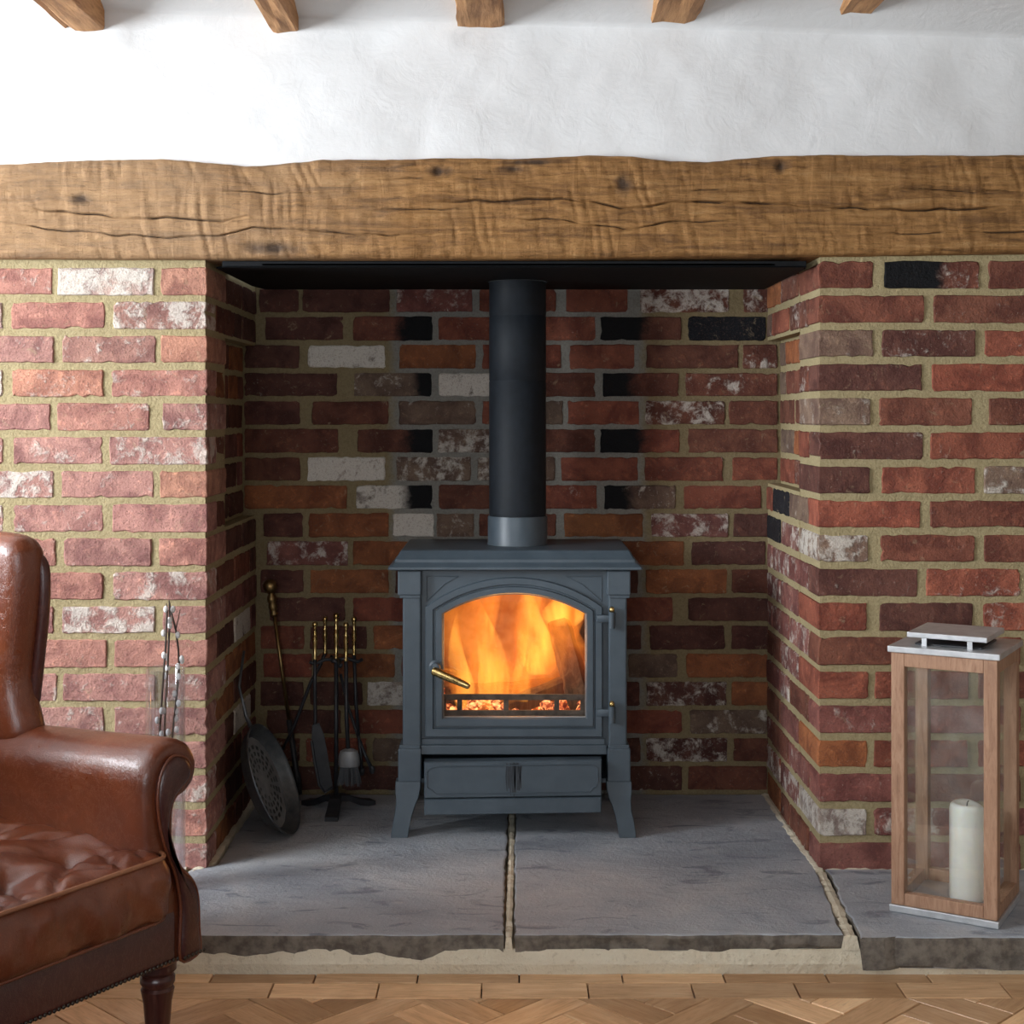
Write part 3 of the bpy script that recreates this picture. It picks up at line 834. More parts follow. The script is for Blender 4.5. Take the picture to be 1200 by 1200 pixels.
for i in range(-14, 40):
    for j in range(-14, 30):
        for kind in (0, 1):
            ox = j*WB+i*LB*0 ; 
            # herringbone cell: a block along u and a block along v, stepped by the block width
            u0 = (i*2*LB)/2*1.0+j*WB; v0 = j*WB-i*LB
            if kind == 0: rect = [(u0, v0), (u0+LB, v0), (u0+LB, v0+WB), (u0, v0+WB)]
            else: rect = [(u0, v0+WB), (u0+WB, v0+WB), (u0+WB, v0+WB+LB), (u0, v0+WB+LB)]
            if (i % 2) != 0 and False: continue
            poly = [((u-v)*s2-0.31, (u+v)*s2-2.2) for u, v in rect]
            cx = sum(p[0] for p in poly)/4; cy = sum(p[1] for p in poly)/4
            if cx < -0.95 or cx > 1.25 or cy < -1.02 or cy > YL2+0.12: continue
            poly = clip(poly, lambda p: p[1]-YL2)
            if len(poly) < 3: continue
            A = abs(sum(poly[k][0]*poly[(k+1) % len(poly)][1]-poly[(k+1) % len(poly)][0]*poly[k][1] for k in range(len(poly))))/2
            if A < 2e-4: continue
            seed += 1; cnt += 1
            plank(poly, seed, along=(s2, s2) if kind == 0 else (-s2, s2))

# ------------------------------------------------------------------ oak beam over the opening
topx = [-500, -200, 0, 60, 130, 190, 240, 290, 330, 380, 450, 540, 600, 690, 740, 785, 830, 870, 905, 960, 1100, 1200, 1400, 1700]
topy = [196, 194, 194, 191, 188, 188, 191, 196, 193, 188, 188, 186, 187, 183, 185, 190, 190, 187, 184, 183, 183, 183, 185, 186]
nx, nz = 1450, 140
xs = np.linspace(XL, XR, nx); pxs = xs/S0+598
zt = CAM_Z-(np.interp(pxs, topx, topy)-485)*S0
zt = zt+0.0030*fbm(xs*16, 0.5, 3)
zb = CAM_Z-(np.interp(pxs, [0, 240, 600, 960, 1200], [304, 305, 305, 301, 298])-485)*S0+0.002*fbm(xs*9, 3.3, 3)
cracks = [([-40, 30, 75], [232, 236, 233], 1.2), ([80, 100, 113], [229, 234, 240], 2.0), ([40, 90, 140, 200, 265, 300], [245, 252, 256, 257, 260, 255], 2.2),
          ([0, 60, 130, 200, 260, 300, 350, 420, 520], [262, 270, 276, 279, 278, 268, 270, 276, 277], 1.3),
          ([500, 560, 640, 690, 725, 755, 790, 860, 940, 1010, 1090, 1180], [238, 237, 235, 237, 247, 243, 238, 240, 242, 246, 247, 244], 2.4),
          ([600, 660, 700, 730, 790, 880], [258, 260, 266, 270, 262, 260], 1.2), ([250, 330, 400], [226, 229, 227], 1.0), ([430, 480, 560], [247, 248, 247], 0.9),
          ([1020, 1100, 1200], [222, 224, 226], 1.1), ([400, 455, 520, 600], [213, 212, 210, 212], 1.0), ([1000, 1110, 1250], [276, 274, 272], 1.0), ([700, 800, 900], [222, 226, 224], 0.8)]
knots = [(100, 235, 16, 7), (730, 217, 11, 13), (912, 197, 9, 8), (516, 203, 15, 7), (600, 200, 20, 5), (320, 292, 34, 9), (620, 192, 40, 4)]
vv = np.linspace(0, 1, nz)
Xg, Vg = np.meshgrid(xs, vv)
Zg = zb[None, :]+(zt-zb)[None, :]*Vg
PX = Xg/S0+598; PY = 485-(Zg-CAM_Z)/S0
relief = 0.010*fbm(Xg*2.2, Zg*6, 3)+0.004*fbm(Xg*7, Zg*22, 3)
slant = Xg+0.22*Zg
ad = np.abs(vnoise(slant*46+1.2*fbm(Xg*5, Zg*9, 2), Zg*11+4*vnoise(Xg*2, Zg*2)))*2
amt = 0.35+0.65*np.clip(vnoise(Xg*1.6+4, Zg*3)+0.55, 0, 1)
relief += 0.0046*ad*amt+0.0024*fbm(Xg*34, Zg*70, 3)
kn = np.zeros_like(Xg)
for cx, cy, w in cracks:
    yl = np.interp(PX, cx, cy)+1.6*vnoise(PX*0.05, 0*PX+cx[1])*2
    inside = (PX > cx[0]) & (PX < cx[-1])
    f = np.clip((PX-cx[0])/40, 0, 1)*np.clip((cx[-1]-PX)/40, 0, 1)
    g = np.where(inside, np.exp(-((PY-yl)/(0.26*w+0.30))**2)*f*(0.35+0.65*np.clip(vnoise(PX*0.035, 0*PX+cx[0])*3+0.8, 0, 1)), 0)
    relief -= 0.016*g*min(1, w/1.6); kn = np.maximum(kn, np.clip(g*1.6-0.5, 0, 1)*1.3)  # cracks are darkened in colour too, through the same mask as the knots
for kx, ky, ra, rb in knots:
    q = np.sqrt(((PX-kx)/ra)**2+((PY-ky)/rb)**2)+0.5*vnoise(PX*0.15, PY*0.15)
    kn = np.maximum(kn, np.clip(1.25-q, 0, 1)); relief -= 0.005*np.exp(-q*q*2)
edge = np.minimum(Vg, 1-Vg)*(zt-zb)[None, :]
roundoff = np.where(edge < 0.018, 0.018-np.sqrt(np.maximum(0.018**2-(0.018-edge)**2, 0)), 0)
Yg = -0.026-relief+roundoff
# close the beam: bottom and top return backward
def strip(Xr, Yr, Zr, back, n=5):
    return [(Xr, Yr+(back-Yr)*k/n, Zr) for k in range(1, n+1)]
lowr = strip(Xg[0], Yg[0], Zg[0], 0.235)[::-1]; upr = strip(Xg[-1], Yg[-1], Zg[-1], 0.235)
Xa = np.vstack([l[0] for l in lowr]+[Xg]+[l[0] for l in upr]); Ya = np.vstack([l[1] for l in lowr]+[Yg]+[l[1] for l in upr]); Za = np.vstack([l[2] for l in lowr]+[Zg]+[l[2] for l in upr])
Ka = np.vstack([np.zeros((5, nx)), kn, np.zeros((5, nx))])
beam = grid_mesh('oak_beam', Xa, Ya, Za, M['beam'])
at = beam.data.attributes.new('knot', 'FLOAT', 'POINT'); at.data.foreach_set('value', Ka.ravel().astype(np.float32))
tag(beam, 'long weathered oak beam with cracks and knots spanning the fireplace opening', 'beam')

# ------------------------------------------------------------------ ceiling joists
JL = [('ceiling_joist', 77, 123, 37, 'worm-eaten pine ceiling joist farthest left at the wall'),
      ('ceiling_joist', 318, 349, 37, 'narrow pine ceiling joist, second from the left'),
      ('ceiling_joist', 536, 590, 32, 'broad pine ceiling joist directly above the stove flue'),
      ('ceiling_joist', 762, 814, 29, 'square-cut pine ceiling joist, fourth from the left'),
      ('ceiling_joist', 976, 1026, 25, 'rough broken-edged pine ceiling joist, fifth from the left'),
      ('ceiling_joist', 1196, 1248, 27, 'pine ceiling joist cut off by the right edge of the picture')]
for k, (nm, p0, p1, py, lab) in enumerate(JL):
    xa, xb = (p0-598)*S0, (p1-598)*S0; z = zpx(py, S0); ht = ZC-z+0.01
    w = xb-xa; xc = (xa+xb)/2
    prof = []
    per = [(-w/2, ht), (-w/2, 0.006), (-w/2+0.003, 0.001), (-w/4, 0), (0, 0), (w/4, 0), (w/2-0.003, 0.001), (w/2, 0.006), (w/2, ht)]
    if k == 4: per[6] = (w/2-0.026, 0.006); per[7] = (w/2-0.004, 0.034)
    if k == 0: per[2] = (-w/2+0.010, 0.010)
    ny = 120; ys = np.linspace(0.03, YB+0.01, ny)
    # denser near the fireplace wall, where it is seen
    ys = 0.03+(YB-0.02)*np.linspace(0, 1, ny)**2.2
    loops = []
    for y in ys:
        l = []
        for q, (a, c) in enumerate(per):
            n1 = float(fbm(y*9+q*5.3, k*7+q, 3)); n2 = float(fbm(y*7+q*3.1+40, k*3+q, 3))
            j = 0.0 if c >= ht-1e-6 else 1.0
            l.append((a+j*0.005*n1, y, c+j*0.005*n2))
        loops.append(l)
    m = MB(); m.rings(loops)
    o = m.build(nm, M['joist']); o.location = (xc, 0, z)
    tag(o, lab, 'joist', 'pine joists carrying the ceiling')

# ------------------------------------------------------------------ register plate closing the chimney
e = thing('register_plate', 'black steel plate closing the top of the recess around the flue', 'plate', (0, 0.3, 1.392))
ZP = 1.392
m = MB(); NS = 40; FX, FY, FR = 0.018, 0.42, 0.0735
ring_i = [(FX+FR*math.cos(2*PI*k/NS), FY+FR*math.sin(2*PI*k/NS)) for k in range(NS)]
def on_rect(a):
    c, s = math.cos(a), math.sin(a)
    xl, xr, yl, yr = -XO+0.004-FX, XO+0.002-FX, 0.012-FY, YR-0.003-FY
    t = min((xr if c > 0 else xl)/c if abs(c) > 1e-9 else 9, (yr if s > 0 else yl)/s if abs(s) > 1e-9 else 9)
    return (FX+c*t, FY+s*t)
angs = [2*PI*k/NS for k in range(NS)]
ring_o = [on_rect(a) for a in angs]
V = [(x, y, ZP) for x, y in ring_i]+[(x, y, ZP) for x, y in ring_o]+[(x, y, ZP+0.004) for x, y in ring_i]+[(x, y, ZP+0.004) for x, y in ring_o]
Fc = []
for k in range(NS):
    j = (k+1) % NS
    Fc += [(k, j, NS+j, NS+k), (2*NS+k, 3*NS+k, 3*NS+j, 2*NS+j), (k, 2*NS+k, 2*NS+j, j), (NS+k, NS+j, 3*NS+j, 3*NS+k)]
raw('sheet', V, Fc, M['plate'], e)
m = MB(); m.box(-XO+0.03, XO-0.012, 0.012, 0.018, ZP-0.004, ZP+0.010, 0.0012)
m.box(-XO+0.03, XO-0.012, 0.012, 0.07, ZP-0.004, ZP-0.0002, 0.0008)
m.build('front_angle', M['plate'], e)

# ------------------------------------------------------------------ stove
SX, SY = 0.012, 0.25                             # centre line, front plane of the body
S2 = (SY-CAM_Y)/F
def sx(px): return (px-598)*S2
def sz(py): return CAM_Z-(py-485)*S2
stove = thing('wood_stove', 'blue-grey cast-iron wood stove with arched glass door and burning fire', 'stove', (SX, 0.40, ZS))
# top plate with stepped moulded edge: rings of rectangles
def rect(x0, x1, y0, y1, z, c=0.004):
    return [(x0+c, y0, z), (x1-c, y0, z), (x1, y0+c, z), (x1, y1-c, z), (x1-c, y1, z), (x0+c, y1, z), (x0, y1-c, z), (x0, y0+c, z)]
cx = 0.012
def topring(hw, y0, y1, z): return rect(cx-hw, cx+hw, y0, y1, z)
m = MB()
m.rings([topring(0.275, 0.250, 0.578, 0.699), topring(0.292, 0.226, 0.592, 0.701), topring(0.2975, 0.221, 0.597, 0.7035), topring(0.2975, 0.221, 0.597, 0.7085), topring(0.293, 0.225, 0.593, 0.7115),
         topring(0.286, 0.233, 0.587, 0.7165), topring(0.283, 0.236, 0.584, 0.7190), topring(0.283, 0.236, 0.584, 0.7255), topring(0.279, 0.240, 0.580, 0.7285), topring(0.2735, 0.252, 0.573, 0.7395),
         topring(0.2705, 0.256, 0.570, 0.7440), topring(0.2675, 0.260, 0.566, 0.7455)])
m.build('top_plate', M['stove'], stove)
# firebox shell
m = MB()
m.box(-0.235, -0.222, 0.262, 0.565, 0.205, 0.699); m.box(0.246, 0.259, 0.262, 0.565, 0.205, 0.699)
m.box(-0.235, 0.259, 0.552, 0.565, 0.205, 0.699); m.box(-0.235, 0.259, 0.262, 0.565, 0.196, 0.206)
smooth_by_angle(m.build('body', M['stove'], stove))
m = MB()
m.box(-0.221, -0.205, 0.272, 0.55, 0.300, 0.690); m.box(0.229, 0.245, 0.272, 0.55, 0.300, 0.690)
m.box(-0.221, 0.245, 0.535, 0.551, 0.300, 0.690); m.box(-0.221, 0.245, 0.268, 0.55, 0.290, 0.301); m.box(-0.221, 0.245, 0.272, 0.55, 0.682, 0.691)
m.build('firebox_lining', M['stove_in'], stove)
# front plate around the door (arched opening)
def arch(x0, x1, zb_, zs, za, n=22):
    """outline from the lower left anticlockwise: flat bottom, straight jambs, segmental head"""
    w = (x1-x0)/2; h = za-zs; rr = (w*w+h*h)/(2*h); xc = (x0+x1)/2; a0 = math.asin(min(1, w/rr))
    p = [(x0, zb_), (x1, zb_)]
    for i in range(n+1):
        a = a0-2*a0*i/n; p.append((xc+rr*math.sin(a), za-rr+rr*math.cos(a)))
    return p
def plate_with_hole(outer, inner, y0, y1, ins_o=0.0, ins_i=0.0, y0i=None):
    """outer and inner have equal counts; front face at y0 (inner rim may sit at y0i), back at y1"""
    n = len(outer); yi = y0 if y0i is None else y0i
    V = [(x, y0, z) for x, z in outer]+[(x, yi, z) for x, z in inner]+[(x, y1, z) for x, z in outer]+[(x, y1, z) for x, z in inner]
    Fc = []
    for k in range(n):
        j = (k+1) % n
        Fc += [(k, j, n+j, n+k), (2*n+k, 3*n+k, 3*n+j, 2*n+j), (k, 2*n+k, 2*n+j, j), (n+k, n+j, 3*n+j, 3*n+k)]
    return V, Fc
dx0, dx1 = sx(498.5), sx(706); dzb, dzs, dza = sz(863.5), sz(711), sz(676.5)
gx0, gx1 = sx(520), sx(686); gzb, gzs, gza = sz(840), sz(719), sz(696)
A_in = arch(dx0+0.008, dx1-0.008, dzb+0.008, dzs-0.006, dza-0.008)
def rect_like(x0, x1, zb_, zt_, n=22):
    p = [(x0, zb_), (x1, zb_)]
    for i in range(n+1):
        f = i/n; p.append((x1+(x0-x1)*f, zt_))
    return p
m = MB(); V, Fc = plate_with_hole(rect_like(sx(492), sx(714), sz(884), 0.699), A_in, 0.258, 0.272); m.add(V, Fc)
# sill under the door
m.box(sx(493), sx(711), 0.246, 0.262, sz(884), sz(873), 0.002); m.box(sx(494), sx(709), 0.252, 0.262, sz(873), sz(866), 0.0015)
fp = m.build('front_plate', M['stove'], stove)
# raised beads in the spandrels
for s_, xa, xb in ((1, sx(500), sx(537)), (-1, sx(705), sx(664))):
    m = MB(); zt_ = sz(676)
    tri = [(xa, sz(703)), (xa, zt_), (xb, zt_)]
    pts = [(xa, 0.2575, sz(705)), (xa, 0.2575, zt_), (xb, 0.2575, zt_), (xa+(xb-xa)*0.55, 0.2575, sz(685)), (xa, 0.2575, sz(705))]
    m.tube(pts, 0.0016, 6); m.build('spandrel_bead', M['stove'], stove)
# columns with capital and base block
for xa, xb, ca, cb in ((sx(472), sx(493.5), sx(466.5), sx(494)), (sx(713), sx(734.5), sx(711), sx(738.5))):
    m = MB()
    m.box(xa, xb, 0.244, 0.30, sz(876), sz(697), 0.004)
    m.box(ca, cb, 0.236, 0.305, sz(697), 0.6995, 0.003); m.box(ca+0.004, cb-0.002, 0.240, 0.302, sz(700.5), sz(696), 0.0015)
    m.box(ca+0.001, cb, 0.236, 0.305, sz(915), sz(876), 0.003); m.box(ca+0.004, cb-0.003, 0.240, 0.302, sz(877), sz(872), 0.0015)
    m.build('column', M['stove'], stove)
# cabriole legs
def leg(mx, y0, y1, flip, front):
    z1_ = sz(914); z0_ = ZS
    # outline in (x, z) for the left leg, photo pixels
    L = [(464, 914), (463.5, 926), (464.5, 938), (463.5, 950), (461, 964), (459, 978), (459, 983), (478.5, 983), (480, 972), (483, 958), (487, 945), (491, 934), (493, 924), (493.5, 914)]
    poly = []
    for px, py in L:
        x = sx(px); z = z0_+(sz(py)-sz(983))*(z1_-z0_)/(z1_-sz(983))
        if flip: x = 2*sx(601.8)-x
        poly.append((x, z))
    m_ = MB(); loops = []
    c = Vector((sum(p[0] for p in poly)/len(poly), sum(p[1] for p in poly)/len(poly)))
    for y, k in ((y0, 0.0025), (y0+0.003 if y1 > y0 else y0-0.003, 0.0), (y1, 0.0)):
        l = []
        for p in poly:
            q = Vector(p); d = (c-q); d = d.normalized()*k if d.length else d
            # the foot kicks toward the viewer
            kick = -0.010*max(0, (0.5-(q.y-z0_)/(z1_-z0_)))*2 if front else 0
            l.append((q.x+d.x, y+kick, q.y+d.y*0.3))
        loops.append(l)
    m_.rings(loops)
    return smooth_by_angle(m_.build('leg', M['stove'], stove), 40)
leg(0, 0.238, 0.272, False, True); leg(0, 0.238, 0.272, True, True)
leg(0, 0.545, 0.575, False, False); leg(0, 0.545, 0.575, True, False)
# door: outer frame, recessed inner bead, glass, hinges, handle
OA = arch(dx0, dx1, dzb, dzs, dza); IA = arch(gx0, gx1, gzb, gzs, gza)
def lerp_out(A, B, f): return [(a[0]+(b_[0]-a[0])*f, a[1]+(b_[1]-a[1])*f) for a, b_ in zip(A, B)]
lv = [(OA, 0.262), (OA, 0.2475), (lerp_out(OA, IA, 0.05), 0.2445), (lerp_out(OA, IA, 0.40), 0.2445), (lerp_out(OA, IA, 0.45), 0.2500), (lerp_out(OA, IA, 0.53), 0.2500), (lerp_out(OA, IA, 0.57), 0.2425),
      (lerp_out(OA, IA, 0.90), 0.2425), (lerp_out(OA, IA, 0.96), 0.2455), (IA, 0.2500), (IA, 0.262)]
n = len(OA); V = []; Fc = []
for A, y in lv: V += [(x, y, z) for x, z in A]
for q in range(len(lv)):
    for k in range(n):
        j = (k+1) % n; q2 = (q+1) % len(lv)
        Fc.append((q*n+k, q*n+j, q2*n+j, q2*n+k))
door = smooth_by_angle(raw('door', V, Fc, M['stove'], stove), 22)
m = MB(); m.prism(lerp_out(OA, IA, 0.90), 'y', 0.2540, 0.2570)
m.build('door_glass', M['stove_glass'], door)
m = MB(); m.tube([(x, 0.2500, z) for x, z in lerp_out(OA, IA, 0.99)], 0.0016, 6, closed=True); m.build('glass_seal', M['dull_steel'], door)
for py in (724, 834):
    m = MB(); zc = sz(py)
    m.box(sx(699), sx(719), 0.232, 0.2445, zc-0.0085, zc+0.0085, 0.002)
    m.tube([(sx(716.5), 0.233, zc-0.022), (sx(716.5), 0.233, zc+0.016)], 0.0078, 12)
    h = smooth_by_angle(m.build('hinge', M['stove'], door))
    m = MB(); m.lathe([(0.006, 0.0), (0.0062, 0.006), (0.0045, 0.011), (0.0, 0.013)], Matrix.Translation((sx(716.5), 0.233, zc+0.016)), 12)
    m.build('hinge_pin', M['brass'], h, True)
m = MB(); pz = Vector((sx(511), 0.2445, sz(781)))
m.lathe([(0.0165, 0.0), (0.0165, 0.004), (0.012, 0.007), (0.010, 0.018), (0.0, 0.020)], Matrix.Translation(pz) @ Matrix.Rotation(PI/2, 4, 'X'), 20)
hd = smooth_by_angle(m.build('handle', M['stove'], door))
m = MB(); a = Vector((sx(508), 0.229, sz(784))); b_ = Vector((sx(551), 0.190, sz(799)))
m.tube([a, a.lerp(b_, 0.02), a.lerp(b_, 0.5), a.lerp(b_, 0.97), b_], [0.008, 0.0105, 0.0095, 0.0075, 0.005], 14)
smooth_by_angle(m.build('grip', M['brass'], hd), 40)
# ash pan front, hanging a little askew
pan = None
m = MB()
def tilt(px, py): return (sx(px), sz(py-(px-600)*0.014))
def poly_y(pp, y0_, y1_): m.prism([tilt(*p) for p in pp], 'y', y0_, y1_)
m.rings([[(x, y, z) for x, z in [tilt(*p) for p in [(498+k, 930-k), (704-k, 930-k), (704-k, 888+k), (498+k, 888+k)]]] for y, k in ((0.216, 1.2), (0.219, 0), (0.252, 0))])
m.rings([[(x, y, z) for x, z in [tilt(*p) for p in [(498+k, 950-k), (704-k, 950-k), (704-k, 931.2+k), (498+k, 931.2+k)]]] for y, k in ((0.2185, 1.2), (0.2215, 0), (0.252, 0))])
m.box(-0.19, 0.21, 0.252, 0.54, sz(944), sz(900))
pan = m.build('ash_pan', M['stove'], stove)
m = MB(); g = 4.5
m.tube([(tilt(*p)[0], 0.2155, tilt(*p)[1]) for p in [(508+g, 925), (694-g, 925), (695-1, 920), (701-1.5, 917), (701-1.5, 897), (696, 894.5), (694-g, 893), (508+g, 893), (506, 895), (501.5, 898), (501.5, 917), (506.5, 920)]], 0.0016, 6, closed=True)
m.build('raised_border', M['stove'], pan)
m = MB(); rr = random.Random(4)
M['scorch'] = mat_paint('ash_pan_scorch', (0.016, 0.019, 0.024), (0.03, 0.036, 0.044), 0.5)
loops = []
# worn black rub mark down the middle of the ash pan front
for q in range(9):
    xq = 594+2.0*q+rr.random(); ya, yb = 889+7*rr.random()*(abs(q-4)/4), 929-12*rr.random()*(abs(q-4)/3); wq = 0.7+0.7*rr.random(); kq = (rr.random()-0.5)*2.5
    m.prism([tilt(*p) for p in [(xq-wq, ya), (xq+wq, ya+1), (xq+wq*0.8+kq, (ya+yb)/2), (xq+wq*0.6, yb), (xq-wq*0.5, yb), (xq-wq+kq, (ya+yb)/2)]], 'y', 0.2153, 0.2158+0.00005*q)
m.build('scorch_mark', M['scorch'], pan)
# log guard bars
m = MB(); yb = 0.285
m.box(sx(516), sx(690), yb, yb+0.008, sz(824), sz(817), 0.0015)
m.box(sx(516), sx(690), yb, yb+0.008, 0.300, sz(836), 0.0015)
for px in (519, 538, 593, 653, 684): m.box(sx(px)-0.006, sx(px)+0.006, yb+0.001, yb+0.007, sz(837), sz(818))
m.build('log_guard', M['stove_in'], stove)

# fire bed, logs, flames
emb = tag(MB().box(0, .01, 0, .01, 0, .01).build('ember_bed', M['ember']), 'glowing orange embers heaped behind the log guard in the stove', 'embers', kind='stuff')
bpy.data.meshes.remove(emb.data); m = MB(); rr = random.Random(9)
for k in range(230):
    bm = bmesh.new(); bmesh.ops.create_icosphere(bm, subdivisions=1, radius=0.009+0.012*rr.random())
    c = Vector((-0.19+0.42*rr.random(), 0.31+0.20*rr.random(), 0.312+0.058*rr.random()))
    for v in bm.verts: v.co = Vector((v.co.x*(0.7+rr.random()*0.7), v.co.y, v.co.z*0.8))*(0.8+0.4*rr.random())+c
    m.bm(bm)
emb = tag(m.build('ember_bed', M['ember']), 'glowing orange embers heaped behind the log guard in the stove', 'embers', kind='stuff')
def log(p0, p1, r0, lab, seed):
    rr = random.Random(seed); p0, p1 = Vector(p0), Vector(p1); d = p1-p0; nseg = 9; na = 14; loops = []
    u = d.normalized().orthogonal().normalized(); w = d.normalized().cross(u)
    wob = [0.82+0.36*rr.random() for _ in range(na)]
    for i in range(nseg+1):
        f = i/nseg; c = d*f-d/2; l = []
        for k in range(na):
            a = 2*PI*k/na; q = r0*wob[k]*(0.93+0.14*rr.random())*(0.9 if i in (0, nseg) else 1)
            l.append(c+(u*math.cos(a)+w*math.sin(a))*q)
        loops.append(l)
    m = MB(); m.rings(loops); o = m.build('log', M['bark']); o.location = (p0+p1)/2
    return tag(o, lab, 'log', 'logs burning in the stove')
log((0.175, 0.36, 0.340), (0.120, 0.47, 0.545), 0.030, 'charred log leaning upright at the right of the stove fire', 1)
log((-0.16, 0.44, 0.352), (0.14, 0.47, 0.368), 0.034, 'charred log lying across the embers at the back of the stove', 2)
log((-0.02, 0.35, 0.348), (0.19, 0.42, 0.420), 0.024, 'split log slanting up to the right over the embers', 3)
def flame(base, tip, w, dpt, sway, lab, mat, seed, prof=None, nr=16, na=14):
    rr = random.Random(seed); base, tip = Vector(base), Vector(tip); loops = []
    prof = prof or [(0, 0.55), (0.12, 0.95), (0.28, 1.0), (0.5, 0.74), (0.72, 0.42), (0.9, 0.16), (1.0, 0.02)]
    ph = rr.random()*6; ff = [p[0] for p in prof]; pp = [p[1] for p in prof]
    for i in range(nr+1):
        f = i/nr; c = (tip-base)*f; k = float(np.interp(f, ff, pp))
        c = c+Vector((sway*math.sin(f*5+ph)*f, 0.3*sway*math.cos(f*4+ph)*f, 0))
        l = []
        for q in range(na):
            a = 2*PI*q/na+f*1.3; wb_ = 1+0.18*math.sin(3*a+f*7+ph)
            l.append(c+Vector((math.cos(a)*w*k*wb_, math.sin(a)*dpt*k*wb_, 0)))
        loops.append(l)
    m = MB(); m.rings(loops); o = m.build('flame', mat); o.location = base; o.data.polygons.foreach_set('use_smooth', [True]*len(o.data.polygons))
    return tag(o, lab, 'flame', 'flames in the stove')
BR = [(0, 0.85), (0.2, 1.0), (0.6, 1.0), (0.85, 0.9), (1.0, 0.6)]
flame((0.012, 0.42, 0.335), (0.02, 0.43, 0.676), 0.185, 0.095, 0.004, 'broad orange sheet of flame filling the stove behind the glass', M['flame_body'], 1, BR, 14, 28)
flame((-0.035, 0.36, 0.345), (-0.085, 0.37, 0.670), 0.040, 0.026, 0.020, 'tall bright yellow flame left of the middle of the stove door', M['flame_core'], 2)
flame((-0.115, 0.38, 0.345), (-0.13, 0.39, 0.590), 0.030, 0.022, 0.014, 'short yellow flame at the far left of the stove fire', M['flame_core'], 3)
flame((0.07, 0.44, 0.42), (0.055, 0.42, 0.678), 0.050, 0.030, 0.026, 'yellow flame curling up behind the split log', M['flame_core'], 4)
flame((0.135, 0.45, 0.54), (0.165, 0.43, 0.680), 0.055, 0.030, 0.012, 'yellow flame licking over the top of the upright log', M['flame_core'], 5)
flame((0.03, 0.34, 0.372), (0.012, 0.35, 0.53), 0.026, 0.018, 0.012, 'small low flame in front of the split log', M['flame_core'], 6)
fl = bpy.data.lights.new('fire_glow', 'POINT'); fl.energy = 1.6; fl.color = (1.0, 0.48, 0.16); fl.shadow_soft_size = 0.06
fo = bpy.data.objects.new('fire_glow', fl); C.objects.link(fo); fo.location = (0.012, 0.34, 0.50)

# ------------------------------------------------------------------ flue pipe
flue = thing('flue_pipe', 'round black flue pipe rising from the stove to the plate', 'flue pipe', (FX, FY, 0.7455))
m = MB()
m.lathe([(0.0695, 0.0), (0.0695, 0.075), (0.0702, 0.0755), (0.0702, 0.40), (0.0692, 0.4015), (0.0692, 0.4035), (0.0702, 0.405), (0.0702, 0.560), (0.0692, 0.5615), (0.0692, 0.5635), (0.0702, 0.565), (0.0702, 0.6465)],
        Matrix.Translation((FX, FY, 0.7455)), 56)
smooth_by_angle(m.build('pipe', M['flue'], flue))
m = MB(); m.lathe([(0.0708, 0.0), (0.0745, 0.0), (0.0745, 0.004), (0.0735, 0.006), (0.0735, 0.066), (0.0728, 0.070), (0.0708, 0.070)], Matrix.Translation((FX, FY, 0.7457)), 56)
smooth_by_angle(m.build('collar', M['stove'], flue))

# ------------------------------------------------------------------ fire tools
BALL = [(0.0, 0.0), (0.0035, 0.0008), (0.0062, 0.004), (0.0072, 0.008), (0.0062, 0.012), (0.0035, 0.0150)]
def brass_handle(m, p, d, L, k=1.0):
    """turned handle of length L ending in a ball; p is its lower end, d its direction"""
    d = Vector(d).normalized(); q = Vector((0, 0, 1)).rotation_difference(d).to_matrix().to_4x4()
    prof = [(0.0, 0), (0.0060, 0.0), (0.0060, 0.004), (0.0040, 0.007), (0.0050, L*0.35), (0.0066, L*0.52), (0.0048, L*0.62), (0.0062, L*0.66), (0.0040, L*0.70), (0.0034, L*0.80), (0.0052, L-0.017)]
    prof += [(r_, L-0.016+z_) for r_, z_ in BALL[1:]]+[(0.0, L)]
    m.lathe([(r_*k, z_) for r_, z_ in prof], Matrix.Translation(p) @ q, 14)
TY = 0.47                                        # the stand
def tp(px, py, Y=TY): return world_at(px, py, Y)
base = tp(394, 930); base.z = ZS
stand = thing('tool_stand', 'black iron fire-tool stand with brass finial left of the stove', 'tool stand', base)
zr = tp(394, 775).z
m = MB(); m.tube([base+Vector((0, 0, 0.02)), Vector((base.x, base.y, zr+0.008))], 0.0055, 10); m.build('pole', M['iron'], stand, True)
m = MB(); brass_handle(m, Vector((base.x, base.y, zr+0.006)), (0, 0, 1), tp(394, 718).z-zr-0.006, 1.1); m.build('finial', M['brass'], stand, True)
m = MB()
for a in range(4):
    an = a*PI/2+0.30; e = Vector((base.x+0.055*math.cos(an), base.y+0.055*math.sin(an), zr-0.004))
    m.tube([Vector((base.x, base.y, zr+0.004)), (Vector((base.x, base.y, zr+0.004))+e)/2+Vector((0, 0, 0.006)), e, e+Vector((0.012*math.cos(an), 0.012*math.sin(an), 0.006))], 0.0045, 8)
m.lathe([(0.0, 0), (0.014, 0.0), (0.014, 0.008), (0.0, 0.010)], Matrix.Translation((base.x, base.y, zr-0.002)), 14)
m.build('hook_ring', M['iron'], stand, True)
